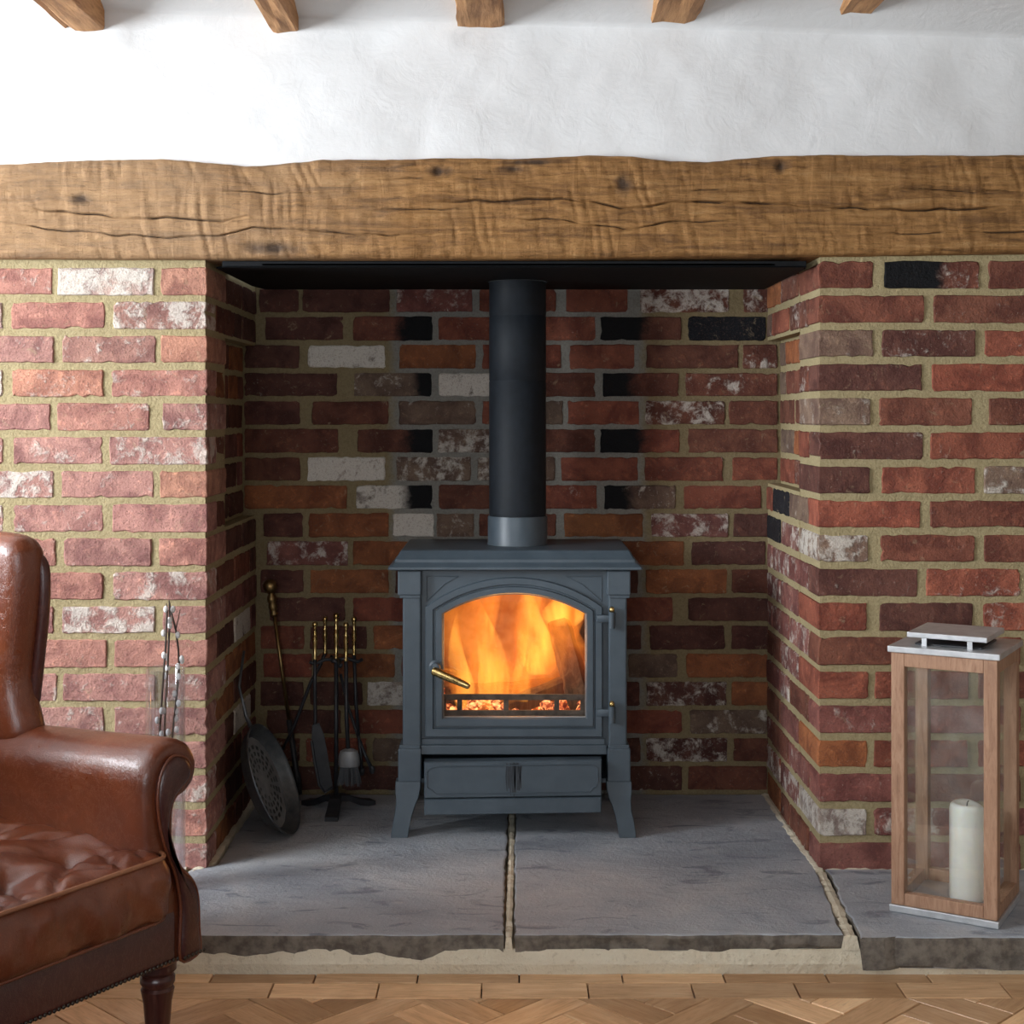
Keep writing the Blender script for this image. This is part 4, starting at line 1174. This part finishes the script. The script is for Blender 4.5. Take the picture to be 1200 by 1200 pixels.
for a in (-PI/2, -PI/2+2.2, -PI/2-2.2):
    m = MB(); dv = Vector((math.cos(a), math.sin(a), 0)); pv = Vector((-dv.y, dv.x, 0))
    loops = []
    for f, zt_, w in ((0.0, 0.040, 0.014), (0.03, 0.036, 0.014), (0.06, 0.022, 0.015), (0.085, 0.014, 0.016), (0.105, 0.011, 0.016)):
        c = Vector((base.x, base.y, 0))+dv*f; th = 0.010 if f < 0.08 else 0.008
        lo_ = max(ZS, ZS+zt_-0.016)
        lo_ = ZS if f >= 0.085 else lo_
        loops.append([c+pv*w+Vector((0, 0, ZS+zt_)), c-pv*w+Vector((0, 0, ZS+zt_)), c-pv*w+Vector((0, 0, lo_)), c+pv*w+Vector((0, 0, lo_))])
    m.rings(loops); m.build('foot', M['iron'], stand)
def hung(name, lab, px, kn, hb, lo_, Y, tilt_px=0.0):
    """tool hanging from the ring: knob top, handle bottom and shaft end in photo rows"""
    t_ = thing(name, lab, 'fire tool', tp(px+tilt_px, lo_, Y), group='tools on the fire-tool stand')
    a = tp(px, hb, Y); b2 = tp(px, kn, Y)
    m = MB(); brass_handle(m, a, b2-a, (b2-a).length); m.build('handle', M['brass'], t_, True)
    return t_, a
t1, a = hung('hearth_shovel', 'hearth shovel with brass ball handle hanging at the left of the stand', 369, 728, 773, 928, 0.435)
m = MB(); m.tube([a, tp(369, 800, 0.435), tp(369.5, 846, 0.435), tp(367, 856, 0.435)], 0.0045, 8); m.build('shaft', M['iron'], t1, True)
P = [(366, 850, -0.004), (374, 847, -0.004), (380, 862, -0.002), (385, 890, 0), (390, 922, 0.0), (381, 929, 0.0), (374, 920, 0.0), (369, 895, 0.0), (365, 868, -0.002)]
m = MB(); m.rings([[tp(x, y, 0.432+o_) for x, y, o_ in P], [tp(x, y, 0.437+o_) for x, y, o_ in P]])
m.tube([tp(x, y, 0.430+o_) for x, y, o_ in P[4:]], 0.0035, 6)
smooth_by_angle(m.build('blade', M['iron'], t1))
t2, a = hung('fire_poker', 'iron poker with brass ball handle slanting away behind the shovel', 381, 722, 766, 893, 0.53)
m = MB(); m.tube([a, tp(374, 782, 0.535), tp(364, 800, 0.54), tp(345, 850, 0.545), tp(325, 891, 0.55)], [0.0045, 0.0045, 0.0045, 0.0045, 0.003], 8); m.build('shaft', M['iron'], t2, True)
t3, a = hung('hearth_brush', 'hearth brush with brass ball handle and steel collar on the stand', 405.5, 729, 775, 915, 0.425)
m = MB(); m.tube([a, tp(406, 840, 0.425), tp(408, 880, 0.425)], 0.0050, 8); m.build('shaft', M['iron'], t3, True)
c0 = tp(409, 898, 0.425)
m = MB(); m.lathe([(0.0, 0.045), (0.010, 0.044), (0.022, 0.038), (0.026, 0.026), (0.027, 0.004), (0.025, 0.0), (0.0, 0.0)], Matrix.Translation(c0) @ Matrix.Diagonal((1, 0.6, 1, 1)), 20)
smooth_by_angle(m.build('collar', M['dull_pan'], t3))
m = MB(); rr = random.Random(3)
for k in range(90):
    a_ = rr.random()*2*PI; q = math.sqrt(rr.random()); p = c0+Vector((0.023*q*math.cos(a_), 0.013*q*math.sin(a_), 0.003)); m.tube([p, p+Vector((0.010*q*math.cos(a_), 0.006*q*math.sin(a_), -0.040-0.012*rr.random()))], 0.0011, 4)
tag(m.build('bristles', M['iron'], t3), kind='stuff')
t4, a = hung('fire_tongs', 'fire tongs with brass ball handle hanging nearest to the stove', 415, 722, 768, 905, 0.49)
m = MB(); m.tube([a, tp(417, 820, 0.49), tp(420, 862, 0.49)], 0.0045, 8)
m.tube([tp(399, 790, 0.497), tp(408, 828, 0.497), tp(420, 864, 0.492), tp(428, 885, 0.49), tp(436, 902, 0.48)], [0.004, 0.004, 0.0042, 0.0042, 0.005], 8)
m.tube([tp(420, 862, 0.49), tp(423, 885, 0.488), tp(424, 906, 0.485)], 0.0042, 8)
for p in ((436, 902, 0.48), (424, 904, 0.485)): m.ball(tp(*p), 0.008, 8, (1, 0.5, 1.4))
m.build('arms', M['iron'], t4, True)
# large brass-knobbed poker leaning in the corner
k0 = tp(351, 930, 0.60); k0.z = ZS+0.006
t5 = thing('long_poker', 'long poker with big old brass ball knob leaning in the left corner', 'fire tool', k0)
kt = tp(316.5, 687, 0.585); dr = (kt-k0).normalized(); Q = Vector((0, 0, 1)).rotation_difference(dr).to_matrix().to_4x4()
Lp = (kt-k0).length
m = MB(); m.tube([k0, k0+dr*0.05, k0+dr*0.06, k0+dr*Lp*0.36], [0.007, 0.010, 0.0075, 0.007], 10); m.build('iron_end', M['iron'], t5, True)
m = MB(); m.tube([k0+dr*Lp*0.36, k0+dr*(Lp-0.07)], 0.0048, 10); m.build('rod', M['old_brass'], t5, True)
m = MB(); m.lathe([(0.0, 0), (0.008, 0.0), (0.011, 0.006), (0.007, 0.012), (0.010, 0.018), (0.0125, 0.026), (0.009, 0.034), (0.0125, 0.040), (0.012, 0.050), (0.0075, 0.056), (0.008, 0.062)], Matrix.Translation(k0+dr*(Lp-0.078)) @ Q, 18)
m.ball(kt, 0.0185, 18); m.build('knob', M['old_brass'], t5, True)
# perforated roasting pan leaning against the brick cheek
pn = Vector((0.92, -0.10, 0.38)).normalized(); up = (Vector((0, 0, 1))-pn*pn.z).normalized(); rt = up.cross(pn)
low = Vector((-0.508, 0.262, ZS+0.003)); rp = 0.136; pc = low+up*rp
t6 = thing('roasting_pan', 'round perforated chestnut-roasting pan leaning against the left brick cheek', 'pan', low)
MP = Matrix((( rt.x, up.x, pn.x, pc.x), (rt.y, up.y, pn.y, pc.y), (rt.z, up.z, pn.z, pc.z), (0, 0, 0, 1)))
m = MB(); rb, hd_ = 0.112, 0.026
m.lathe([(rb, -hd_), (rb+0.004, -hd_-0.001), (rp-0.009, -0.013), (rp-0.002, -0.003), (rp, 0.0), (rp-0.001, 0.003), (rp-0.005, 0.001), (rp-0.006, -0.003), (rp-0.012, -0.0125), (rb+0.0005, -hd_+0.002), (rb, -hd_)], MP, 56)
smooth_by_angle(m.build('bowl', M['pan'], t6), 50)
# base disc with real holes: each polar cell is a frame of four quads around an opening
m = MB(); NR_, NA = 6, 20
def bp(i, k, zz=-hd_+0.0015): return MP @ Vector((rb*(0.12+0.88*i/NR_)*math.cos(2*PI*k/NA), rb*(0.12+0.88*i/NR_)*math.sin(2*PI*k/NA), zz))
for i in range(NR_):
    for k in range(NA):
        o4 = [bp(i, k), bp(i, k+1), bp(i+1, k+1), bp(i+1, k)]
        if i in (0, NR_-1) or (i == 1 and k % 2): m.add(o4, [(0, 1, 2, 3)]); continue
        i4 = [bp(i+0.2, k+0.22), bp(i+0.2, k+0.78), bp(i+0.8, k+0.78), bp(i+0.8, k+0.22)]
        m.add(o4+i4, [(0, 1, 5, 4), (1, 2, 6, 5), (2, 3, 7, 6), (3, 0, 4, 7)])
m.add([bp(0, k) for k in range(NA)], [tuple(range(NA))])
m.build('perforated_base', M['dull_pan'], t6)
hp = pc+up*(rp-0.003)
m = MB(); m.tube([hp-pn*0.006, hp+up*0.03-pn*0.006, hp+up*0.10-pn*0.002+Vector((0.004, 0.01, 0)), Vector((-0.642, 0.335, 0.495))], [0.006, 0.0045, 0.0035, 0.0035], 8)
m.build('handle', M['pan'], t6, True)

# ------------------------------------------------------------------ glass vase with pussy willow
VY = -0.13
vb = world_at(194, 980, VY); vb.z = ZS
vase = thing('glass_vase', 'tall clear glass cylinder vase behind the armchair arm', 'vase', vb)
vt = world_at(194, 783, VY).z-ZS; vr = 23*(VY-CAM_Y)/F
m = MB(); m.lathe([(0.0, 0.0), (vr, 0.0), (vr, vt), (vr-0.0028, vt+0.0012), (vr-0.0034, vt), (vr-0.0034, 0.012), (0.0, 0.012)], Matrix.Translation(vb), 36)
smooth_by_angle(m.build('cylinder', M['vase_glass'], vase), 60)
tw = [([(187, 980), (187, 862), (191, 800), (194, 760), (196, 715), (195, 707)], [(189, 860), (189, 833), (193, 768), (192, 742), (194, 714), (197, 858), (185, 844)], 'thick pussy-willow twig on the left in the glass vase'),
      ([(192, 980), (193, 850), (196, 790), (198, 750), (199, 722), (198, 704)], [(197, 783), (195, 792), (200, 733), (199, 727), (191, 833), (196, 770)], 'pussy-willow twig in the middle of the glass vase'),
      ([(199, 980), (202, 862), (206, 825), (210, 785), (209, 760), (206, 738), (200, 715), (198, 703)], [(207, 855), (205, 842), (210, 824), (205, 813), (209, 793), (208, 781), (214, 774), (213, 772), (208, 744), (203, 714), (206, 834)], 'outward-bending pussy-willow twig on the right in the glass vase')]
rr = random.Random(12)
for k, (pts, cats, lab) in enumerate(tw):
    o = thing('willow_twig', lab, 'twig', (vb.x, vb.y, ZS+0.013), group='twigs in the vase')
    yy = VY+(k-1)*0.008
    P3 = [world_at(px, py, yy) for px, py in pts]; P3[0].z = ZS+0.014
    m = MB(); m.tube(P3, [0.0022]*(len(P3)-1)+[0.0010], 7)
    if k == 2: m.tube([world_at(206, 738, yy), world_at(209, 725, yy), world_at(211, 714, yy)], [0.0014, 0.0012, 0.0008], 6)
    m.build('stem', M['twig'], o, True)
    for cxp, cyp in cats:
        m = MB(); m.ball(world_at(cxp+(rr.random()-0.5)*2, cyp, yy-0.003+0.006*rr.random()), 0.0062, 10, (0.85, 0.85, 1.25)); m.build('catkin', M['catkin'], o, True)

# ------------------------------------------------------------------ lantern
c_f, c_l = Vector((0.938, -0.384)), Vector((0.7555, -0.277))
e1 = (c_l-c_f); sd = e1.length; ang = math.atan2(-e1.y, -e1.x)
e2 = Vector((-e1.y, e1.x)); e2 = e2 if e2.y > 0 else -e2
cc = (c_f+e1/2+e2/2)
lan = thing('lantern', 'wooden candle lantern with glass sides and steel lid on the right hearth slab', 'lantern', (cc.x, cc.y, ZS+0.001), ang)
LM = Matrix.Translation((cc.x, cc.y, ZS+0.001)) @ Matrix.Rotation(ang, 4, 'Z')
h = sd/2; H = 0.529; pw = 0.026
def lbuild(m, name, mat, parent=lan, sm=False): return m.xf(LM).build(name, mat, parent, sm)
lbuild(MB().box(-h, h, -h, h, 0, 0.014, 0.0015), 'base_plate', M['steel'])
hh = h-0.003
for sx_ in (-1, 1):
    for sy_ in (-1, 1):
        x_, y_ = sx_*(hh-pw/2), sy_*(hh-pw/2)
        lbuild(MB().box(x_-pw/2, x_+pw/2, y_-pw/2, y_+pw/2, 0.0145, H-0.013, 0.0015), 'post', M['lantern_wood'])
def rail(horizontal_x, s_, z0_, z1_):
    a_ = hh-pw; y_ = s_*(hh-0.010)
    b_ = MB().box(-a_, a_, y_-0.010, y_+0.010, z0_, z1_, 0.0012) if horizontal_x else MB().box(y_-0.010, y_+0.010, -a_, a_, z0_, z1_, 0.0012)
    lbuild(b_, 'rail', M['lantern_wood'])
for hx in (True, False):
    for s_ in (-1, 1):
        rail(hx, s_, 0.0145, 0.039); rail(hx, s_, H-0.040, H-0.013)
        y_ = s_*(hh-0.014); a_ = hh-pw
        b_ = MB().box(-a_, a_, y_-0.0012, y_+0.0012, 0.0395, H-0.0405) if hx else MB().box(y_-0.0012, y_+0.0012, -a_, a_, 0.0395, H-0.0405)
        lbuild(b_, 'glass_pane', M['glass'])
lid = lbuild(MB().box(-h-0.003, h+0.003, -h-0.003, h+0.003, H-0.0125, H, 0.0015), 'lid', M['steel'])
lbuild(MB().box(-h*0.62, h*0.62, -h*0.62, h*0.62, H+0.0002, H+0.0035, 0.001), 'vent_opening', M['iron'], lid)
for sx_ in (-0.42, 0.42):
    for sy_ in (-0.70, 0.70):
        lbuild(MB().box(sx_*h-0.005, sx_*h+0.005, sy_*h-0.0015, sy_*h+0.0015, H-0.0005, H+0.016, 0.0004), 'clip', M['steel'], lid)
lbuild(MB().box(-h*0.74, h*0.74, -h*0.74, h*0.74, H+0.0155, H+0.026, 0.0015), 'vent_cap', M['steel'], lid)
lbuild(MB().box(-hh+pw*0.9, hh-pw*0.9, -hh+pw*0.9, hh-pw*0.9, 0.0142, 0.0165), 'floor_plate', M['steel'])
cd = Vector((cc.x+0.018, cc.y-0.012, ZS+0.0185))
cand = thing('pillar_candle', 'tall ivory pillar candle standing inside the lantern', 'candle', cd)
m = MB(); rr = random.Random(2); prof = [(0.0, 0.0), (0.033, 0.0), (0.034, 0.003), (0.034, 0.178), (0.0325, 0.187), (0.028, 0.192), (0.022, 0.190), (0.012, 0.185), (0.0, 0.184)]
m.lathe(prof, Matrix.Translation(cd), 40)
m.V = [Vector((v.x, v.y, v.z-0.010*max(0, (v.x-cd.x)/0.034-0.35)*max(0, (v.z-cd.z-0.165)/0.027))) for v in m.V]
m.build('wax', M['wax'], cand, True)
m = MB(); m.tube([cd+Vector((0, 0, 0.183)), cd+Vector((0.001, 0, 0.192)), cd+Vector((0.004, 0, 0.196))], 0.0012, 6); m.build('wick', M['wick'], cand, True)

# ------------------------------------------------------------------ leather armchair
f_ = Vector((0.84, -0.54, 0)).normalized()
CO = Vector((-1.0117, -0.975, 0)); CA = math.atan2(f_.y, f_.x)
chair = thing('armchair', 'brown leather wing armchair with buttoned seat cushion at the left edge', 'armchair', CO, CA)
CM = Matrix.Translation(CO) @ Matrix.Rotation(CA, 4, 'Z')      # local x forward, local y to the far side, z up
def cbuild(m, name, mat, parent=chair, sm=True, ang=None):
    o = m.xf(CM).build(name, mat, parent, sm)
    return smooth_by_angle(o, ang) if ang else o
def spline(P, n=6, closed=True):
    """Catmull-Rom through 2-D points"""
    out = []; N = len(P)
    for i in range(N if closed else N-1):
        p0, p1, p2, p3 = [Vector(P[k % N]) if closed else Vector(P[min(max(k, 0), N-1)]) for k in (i-1, i, i+1, i+2)]
        for j in range(n):
            t = j/n; out.append(0.5*((2*p1)+(p2-p0)*t+(2*p0-5*p1+4*p2-p3)*t*t+(3*p1-p0-3*p2+p3)*t**3))
    if not closed: out.append(Vector(P[-1]))
    return out
ARM = [(0.278, 0.205), (0.276, 0.300), (0.266, 0.400), (0.262, 0.470), (0.266, 0.512), (0.288, 0.543), (0.322, 0.555), (0.360, 0.546), (0.380, 0.514), (0.374, 0.482), (0.354, 0.463), (0.332, 0.455),
       (0.322, 0.430), (0.326, 0.392), (0.344, 0.360), (0.370, 0.335), (0.383, 0.305), (0.384, 0.250), (0.383, 0.205)]
PANEL = [(0.330, 0.207), (0.330, 0.290), (0.318, 0.345), (0.298, 0.390), (0.286, 0.430), (0.281, 0.475), (0.290, 0.513), (0.314, 0.535), (0.344, 0.529), (0.358, 0.508), (0.352, 0.487), (0.334, 0.473), (0.319, 0.458), (0.313, 0.428), (0.318, 0.390), (0.337, 0.355), (0.361, 0.330), (0.374, 0.300), (0.377, 0.250), (0.377, 0.207)]
def inset2(P, k):
    out = []; N = len(P)
    for i in range(N):
        a, b2 = P[i-1], P[(i+1) % N]; d = (b2-a); L = d.length or 1; nn = Vector((d.y, -d.x))/L
        out.append(P[i]+nn*k)
    return out
for sgn, in ((1,), (-1,)):
    A2 = spline(ARM, 5)
    if sum(A2[i].x*A2[(i+1) % len(A2)].y-A2[(i+1) % len(A2)].x*A2[i].y for i in range(len(A2))) > 0: k_in = -1
    else: k_in = 1
    loops = []
    for t, ins, drop in ((-0.40, 0.0, -0.030), (-0.25, 0, -0.026), (-0.10, 0, -0.020), (0.05, 0, -0.014), (0.18, 0, -0.008), (0.28, 0, -0.003), (0.330, 0, 0), (0.345, 0.0008, 0), (0.357, 0.0035, 0), (0.364, 0.008, 0), (0.366, 0.015, 0)):
        Q2 = inset2(A2, k_in*ins)
        l = []
        for q in Q2:
            z = q.y+drop*max(0, (q.y-0.35)/0.2)
            l.append((t, sgn*(q.x), z))
        loops.append(l)
    m = MB(); m.rings(loops)
    arm = cbuild(m, 'arm', M['leather'])
    P2 = spline(PANEL, 4)
    area2 = sum(P2[i].x*P2[(i+1) % len(P2)].y-P2[(i+1) % len(P2)].x*P2[i].y for i in range(len(P2)))
    kk = -1 if area2 > 0 else 1
    P2 = inset2(P2, kk*0.0045)
    m = MB(); m.rings([[(t, sgn*q.x, q.y) for q in inset2(P2, kk*ins)] for t, ins in ((0.362, 0), (0.372, 0.0), (0.3765, 0.003), (0.3785, 0.008))])
    pl = cbuild(m, 'arm_front_panel', M['leather_dark'])
    m = MB(); m.tube([(0.3725, sgn*q.x, q.y) for q in inset2(P2, -kk*0.001)], 0.0026, 7, closed=True)
    cbuild(m, 'piping', M['leather'], pl)
    # wing standing on the arm
    WG = [(0.02, 0.500), (0.028, 0.62), (0.045, 0.74), (0.050, 0.812), (0.040, 0.848), (0.0, 0.864), (-0.15, 0.868), (-0.30, 0.875), (-0.42, 0.880), (-0.43, 0.70), (-0.40, 0.50)]
    W2 = spline(WG, 5)
    aw = sum(W2[i].x*W2[(i+1) % len(W2)].y-W2[(i+1) % len(W2)].x*W2[i].y for i in range(len(W2)))
    kw = -1 if aw > 0 else 1
    T_ = 0.072; loops = []
    for q in range(11):
        a = PI*q/10; off = -T_/2*math.cos(a); ins = 0.030*(1-math.sin(a))
        loops.append([(p.x, sgn*(0.312+off+0.03*max(0, p.x+0.1)), p.y) for p in inset2(W2, kw*ins)])
    m = MB(); m.rings(loops); wing = cbuild(m, 'wing', M['leather'])
    FE = spline([(0.016, 0.540), (0.029, 0.62), (0.045, 0.73), (0.047, 0.795), (0.036, 0.832)], 5, False)
    m = MB(); m.tube([(p.x-0.002, sgn*(0.312+0.022+0.03*max(0, p.x+0.1)), p.y) for p in FE], [0.002, 0.006, 0.009]+[0.011]*(len(FE)-7)+[0.010, 0.008, 0.005, 0.001], 10)
    cbuild(m, 'wing_border', M['leather_dark'], wing)
# backrest, padded
m = MB(); loops = []
BK = spline([(-0.285, 0.34), (0.285, 0.34), (0.282, 0.60), (0.27, 0.86), (0.15, 0.905), (0, 0.915), (-0.15, 0.905), (-0.27, 0.86), (-0.282, 0.60)], 5)
ab = sum(BK[i].x*BK[(i+1) % len(BK)].y-BK[(i+1) % len(BK)].x*BK[i].y for i in range(len(BK))); kb = -1 if ab > 0 else 1
for q in range(11):
    a = PI*q/10; off = 0.065*math.cos(a); ins = 0.045*(1-math.sin(a))
    loops.append([(-0.300+off-(p.y-0.34)*0.20, p.x, p.y) for p in inset2(BK, kb*ins)])
m.rings(loops); cbuild(m, 'backrest', M['leather'])
# seat cushion: rounded box, buttoned top
def rounded_box(x0, x1, y0, y1, z0, z1, r_, nx, ny, nz):
    bm = bmesh.new(); bmesh.ops.create_cube(bm, size=2)
    bm.free()
    V = {}; Fc = []; VV = []
    def vid(i, j, k):
        if (i, j, k) not in V:
            V[(i, j, k)] = len(VV); VV.append((i/nx, j/ny, k/nz))
        return V[(i, j, k)]
    for i in range(nx):
        for j in range(ny):
            Fc.append((vid(i, j, 0), vid(i, j+1, 0), vid(i+1, j+1, 0), vid(i+1, j, 0))); Fc.append((vid(i, j, nz), vid(i+1, j, nz), vid(i+1, j+1, nz), vid(i, j+1, nz)))
    for i in range(nx):
        for k in range(nz):
            Fc.append((vid(i, 0, k), vid(i+1, 0, k), vid(i+1, 0, k+1), vid(i, 0, k+1))); Fc.append((vid(i, ny, k), vid(i, ny, k+1), vid(i+1, ny, k+1), vid(i+1, ny, k)))
    for j in range(ny):
        for k in range(nz):
            Fc.append((vid(0, j, k), vid(0, j, k+1), vid(0, j+1, k+1), vid(0, j+1, k))); Fc.append((vid(nx, j, k), vid(nx, j+1, k), vid(nx, j+1, k+1), vid(nx, j, k+1)))
    out = []
    for a, b2, c in VV:
        p = Vector((x0+(x1-x0)*a, y0+(y1-y0)*b2, z0+(z1-z0)*c))
        q = Vector((min(max(p.x, x0+r_), x1-r_), min(max(p.y, y0+r_), y1-r_), min(max(p.z, z0+r_*0.5), z1-r_*0.5)))
        d = p-q; e = Vector((d.x/r_, d.y/r_, d.z/(r_*0.5)))
        if e.length > 1: e.normalize()
        out.append(q+Vector((e.x*r_, e.y*r_, e.z*r_*0.5)))
    return out, Fc
cx0, cx1, cy, cz0, cz1 = -0.24, 0.395, 0.300, 0.285, 0.392
Vc, Fc = rounded_box(cx0, cx1, -cy, cy, cz0, cz1, 0.034, 84, 80, 12)
btn = [(bx, by) for bx in (0.27, 0.10, -0.07) for by in (-0.20, -0.07, 0.06, 0.19)]
btn = [(bx+(0.0 if i % 2 else 0.03), by) for i, (bx, by) in enumerate(btn)]
def cushion_top(x, y):
    u = (x-(cx0+cx1)/2)/((cx1-cx0)/2); w = y/cy
    crown = 0.026*max(0, 1-abs(u)**2.6)*max(0, 1-abs(w)**2.6)
    z = crown
    for bx, by in btn:
        d2 = (x-bx)**2+(y-by)**2
        z -= 0.022*math.exp(-d2/0.0010)+0.010*math.exp(-d2/0.005)
    edge = min(1, (cx1-x)/0.03, (cy-abs(y))/0.03); edge = max(0, edge)
    # radiating pleats toward the front edge and pull folds between buttons
    z += edge*0.013*float(vnoise(x*7+3+y*9, y*26-x*13))+edge*0.007*float(vnoise(x*30+y*18, y*14+7))
    pl = max(0, min(1, (x-0.24)/0.07))
    sv = math.sin(y*52+1.6*math.sin(y*23)+x*26)
    z -= edge*pl*0.013*math.exp(-(sv/0.28)**2)
    sv = math.sin(y*21-x*30+0.8)
    z -= edge*(1-0.5*pl)*0.009*math.exp(-(sv/0.22)**2)
    return z
V2 = []
for v in Vc:
    v = v.copy()
    k = max(0, min(1, (v.z-(cz1-0.02))/0.016))
    if k > 0: v.z += k*cushion_top(v.x, v.y)
    elif v.x > cx1-0.03:                           # soft vertical wrinkles on the front boxing
        v.x += 0.012*float(vnoise(v.y*38+v.z*20, v.z*16+2))+0.006*float(vnoise(v.y*80, v.z*40))+0.008*math.sin(PI*(v.z-cz0)/(cz1-cz0))
    V2.append(v)
m = MB(); m.add(V2, Fc); cush = cbuild(m, 'seat_cushion', M['leather'])
def around(z, grow):
    pts = []; r_ = 0.034
    for (qx, qy, a0) in ((cx1-r_, cy-r_, 0), (cx0+r_, cy-r_, PI/2), (cx0+r_, -cy+r_, PI), (cx1-r_, -cy+r_, 1.5*PI)):
        for i in range(7):
            a = a0+PI/2*i/6; pts.append((qx+(r_+grow)*math.cos(a), qy+(r_+grow)*math.sin(a), z))
    return pts
m = MB(); m.tube(around(cz1-0.006, -0.003), 0.0036, 8, closed=True); cbuild(m, 'piping', M['piping'], cush)
m = MB(); m.tube(around(cz0+0.006, -0.003), 0.0030, 8, closed=True); cbuild(m, 'piping', M['leather'], cush)
for bx, by in btn:
    m = MB(); m.ball((bx, by, cz1+cushion_top(bx, by)+0.001), 0.010, 10, (1, 1, 0.45)); cbuild(m, 'button', M['leather'], cush)
# seat frame, apron
m = MB(); m.box(-0.40, 0.352, -0.300, 0.300, 0.206, 0.286, 0.010); cbuild(m, 'seat_frame', M['leather_dark'], ang=40)
m = MB(); loops = []
AP = [(-0.300, 0.206), (0.328, 0.206), (0.322, 0.284), (-0.300, 0.284)]
for t, k in ((0.340, 0), (0.358, 0), (0.366, 0.004), (0.369, 0.012)):
    loops.append([(t, -0.322+k*0.2, 0.206+k*0.4), (t, 0.326-k*0.2, 0.206+k*0.4), (t, 0.326-k*0.2, 0.290-k), (t, -0.322+k*0.2, 0.290-k)])
m.rings(loops); ap = cbuild(m, 'apron', M['leather_dark'], ang=30)
m = MB()
for k in range(92):
    yy = -0.378+0.756*k/91
    m.ball((0.3715 if abs(yy) < 0.33 else 0.3795, yy, 0.2125), 0.0034, 6, (0.6, 1, 1))
tag(cbuild(m, 'nail_trim', M['nail']), kind='stuff')
for lx, ly in ((0.325, 0.330), (0.325, -0.330), (-0.36, 0.300), (-0.36, -0.300)):
    m = MB(); m.lathe([(0.0, 0.0), (0.0125, 0.0), (0.0145, 0.010), (0.0165, 0.06), (0.0225, 0.135), (0.0265, 0.155), (0.0235, 0.160), (0.0275, 0.166), (0.0275, 0.174), (0.0240, 0.179), (0.0300, 0.186), (0.0300, 0.2055), (0.0, 0.2055)], Matrix.Translation((lx, ly, 0.0005)), 26)
    cbuild(m, 'leg', M['mahogany'], ang=40)

# ------------------------------------------------------------------ windows (outside the picture, they light the room)
def window(name, y0, y1, z0, z1, horiz, at_):
    o = thing(name, None, None); o['kind'] = 'structure'; o['label'] = 'white painted window frame in the wall opposite the fireplace' if horiz else 'white painted window frame in the side wall by the armchair'
    def bar(a0, a1, c0, c1, nm):
        m = MB()
        if horiz: m.box(a0, a1, at_-0.03, at_+0.03, c0, c1, 0.002)
        else: m.box(at_-0.03, at_+0.03, a0, a1, c0, c1, 0.002)
        m.build(nm, M['plaster'], o)
    bar(y0, y1, z0, z0+0.05, 'frame_bar'); bar(y0, y1, z1-0.05, z1, 'frame_bar')
    bar(y0, y0+0.05, z0+0.05, z1-0.05, 'frame_bar'); bar(y1-0.05, y1, z0+0.05, z1-0.05, 'frame_bar')
    for k in (1, 2):
        c = y0+(y1-y0)*k/3; bar(c-0.018, c+0.018, z0+0.05, z1-0.05, 'glazing_bar')
window('window_1', WIN1[0], WIN1[1], WIN1[2], WIN1[3], False, XL-0.09)
window('window_2', WIN2[0], WIN2[1], WIN2[2], WIN2[3], True, YB-0.09)
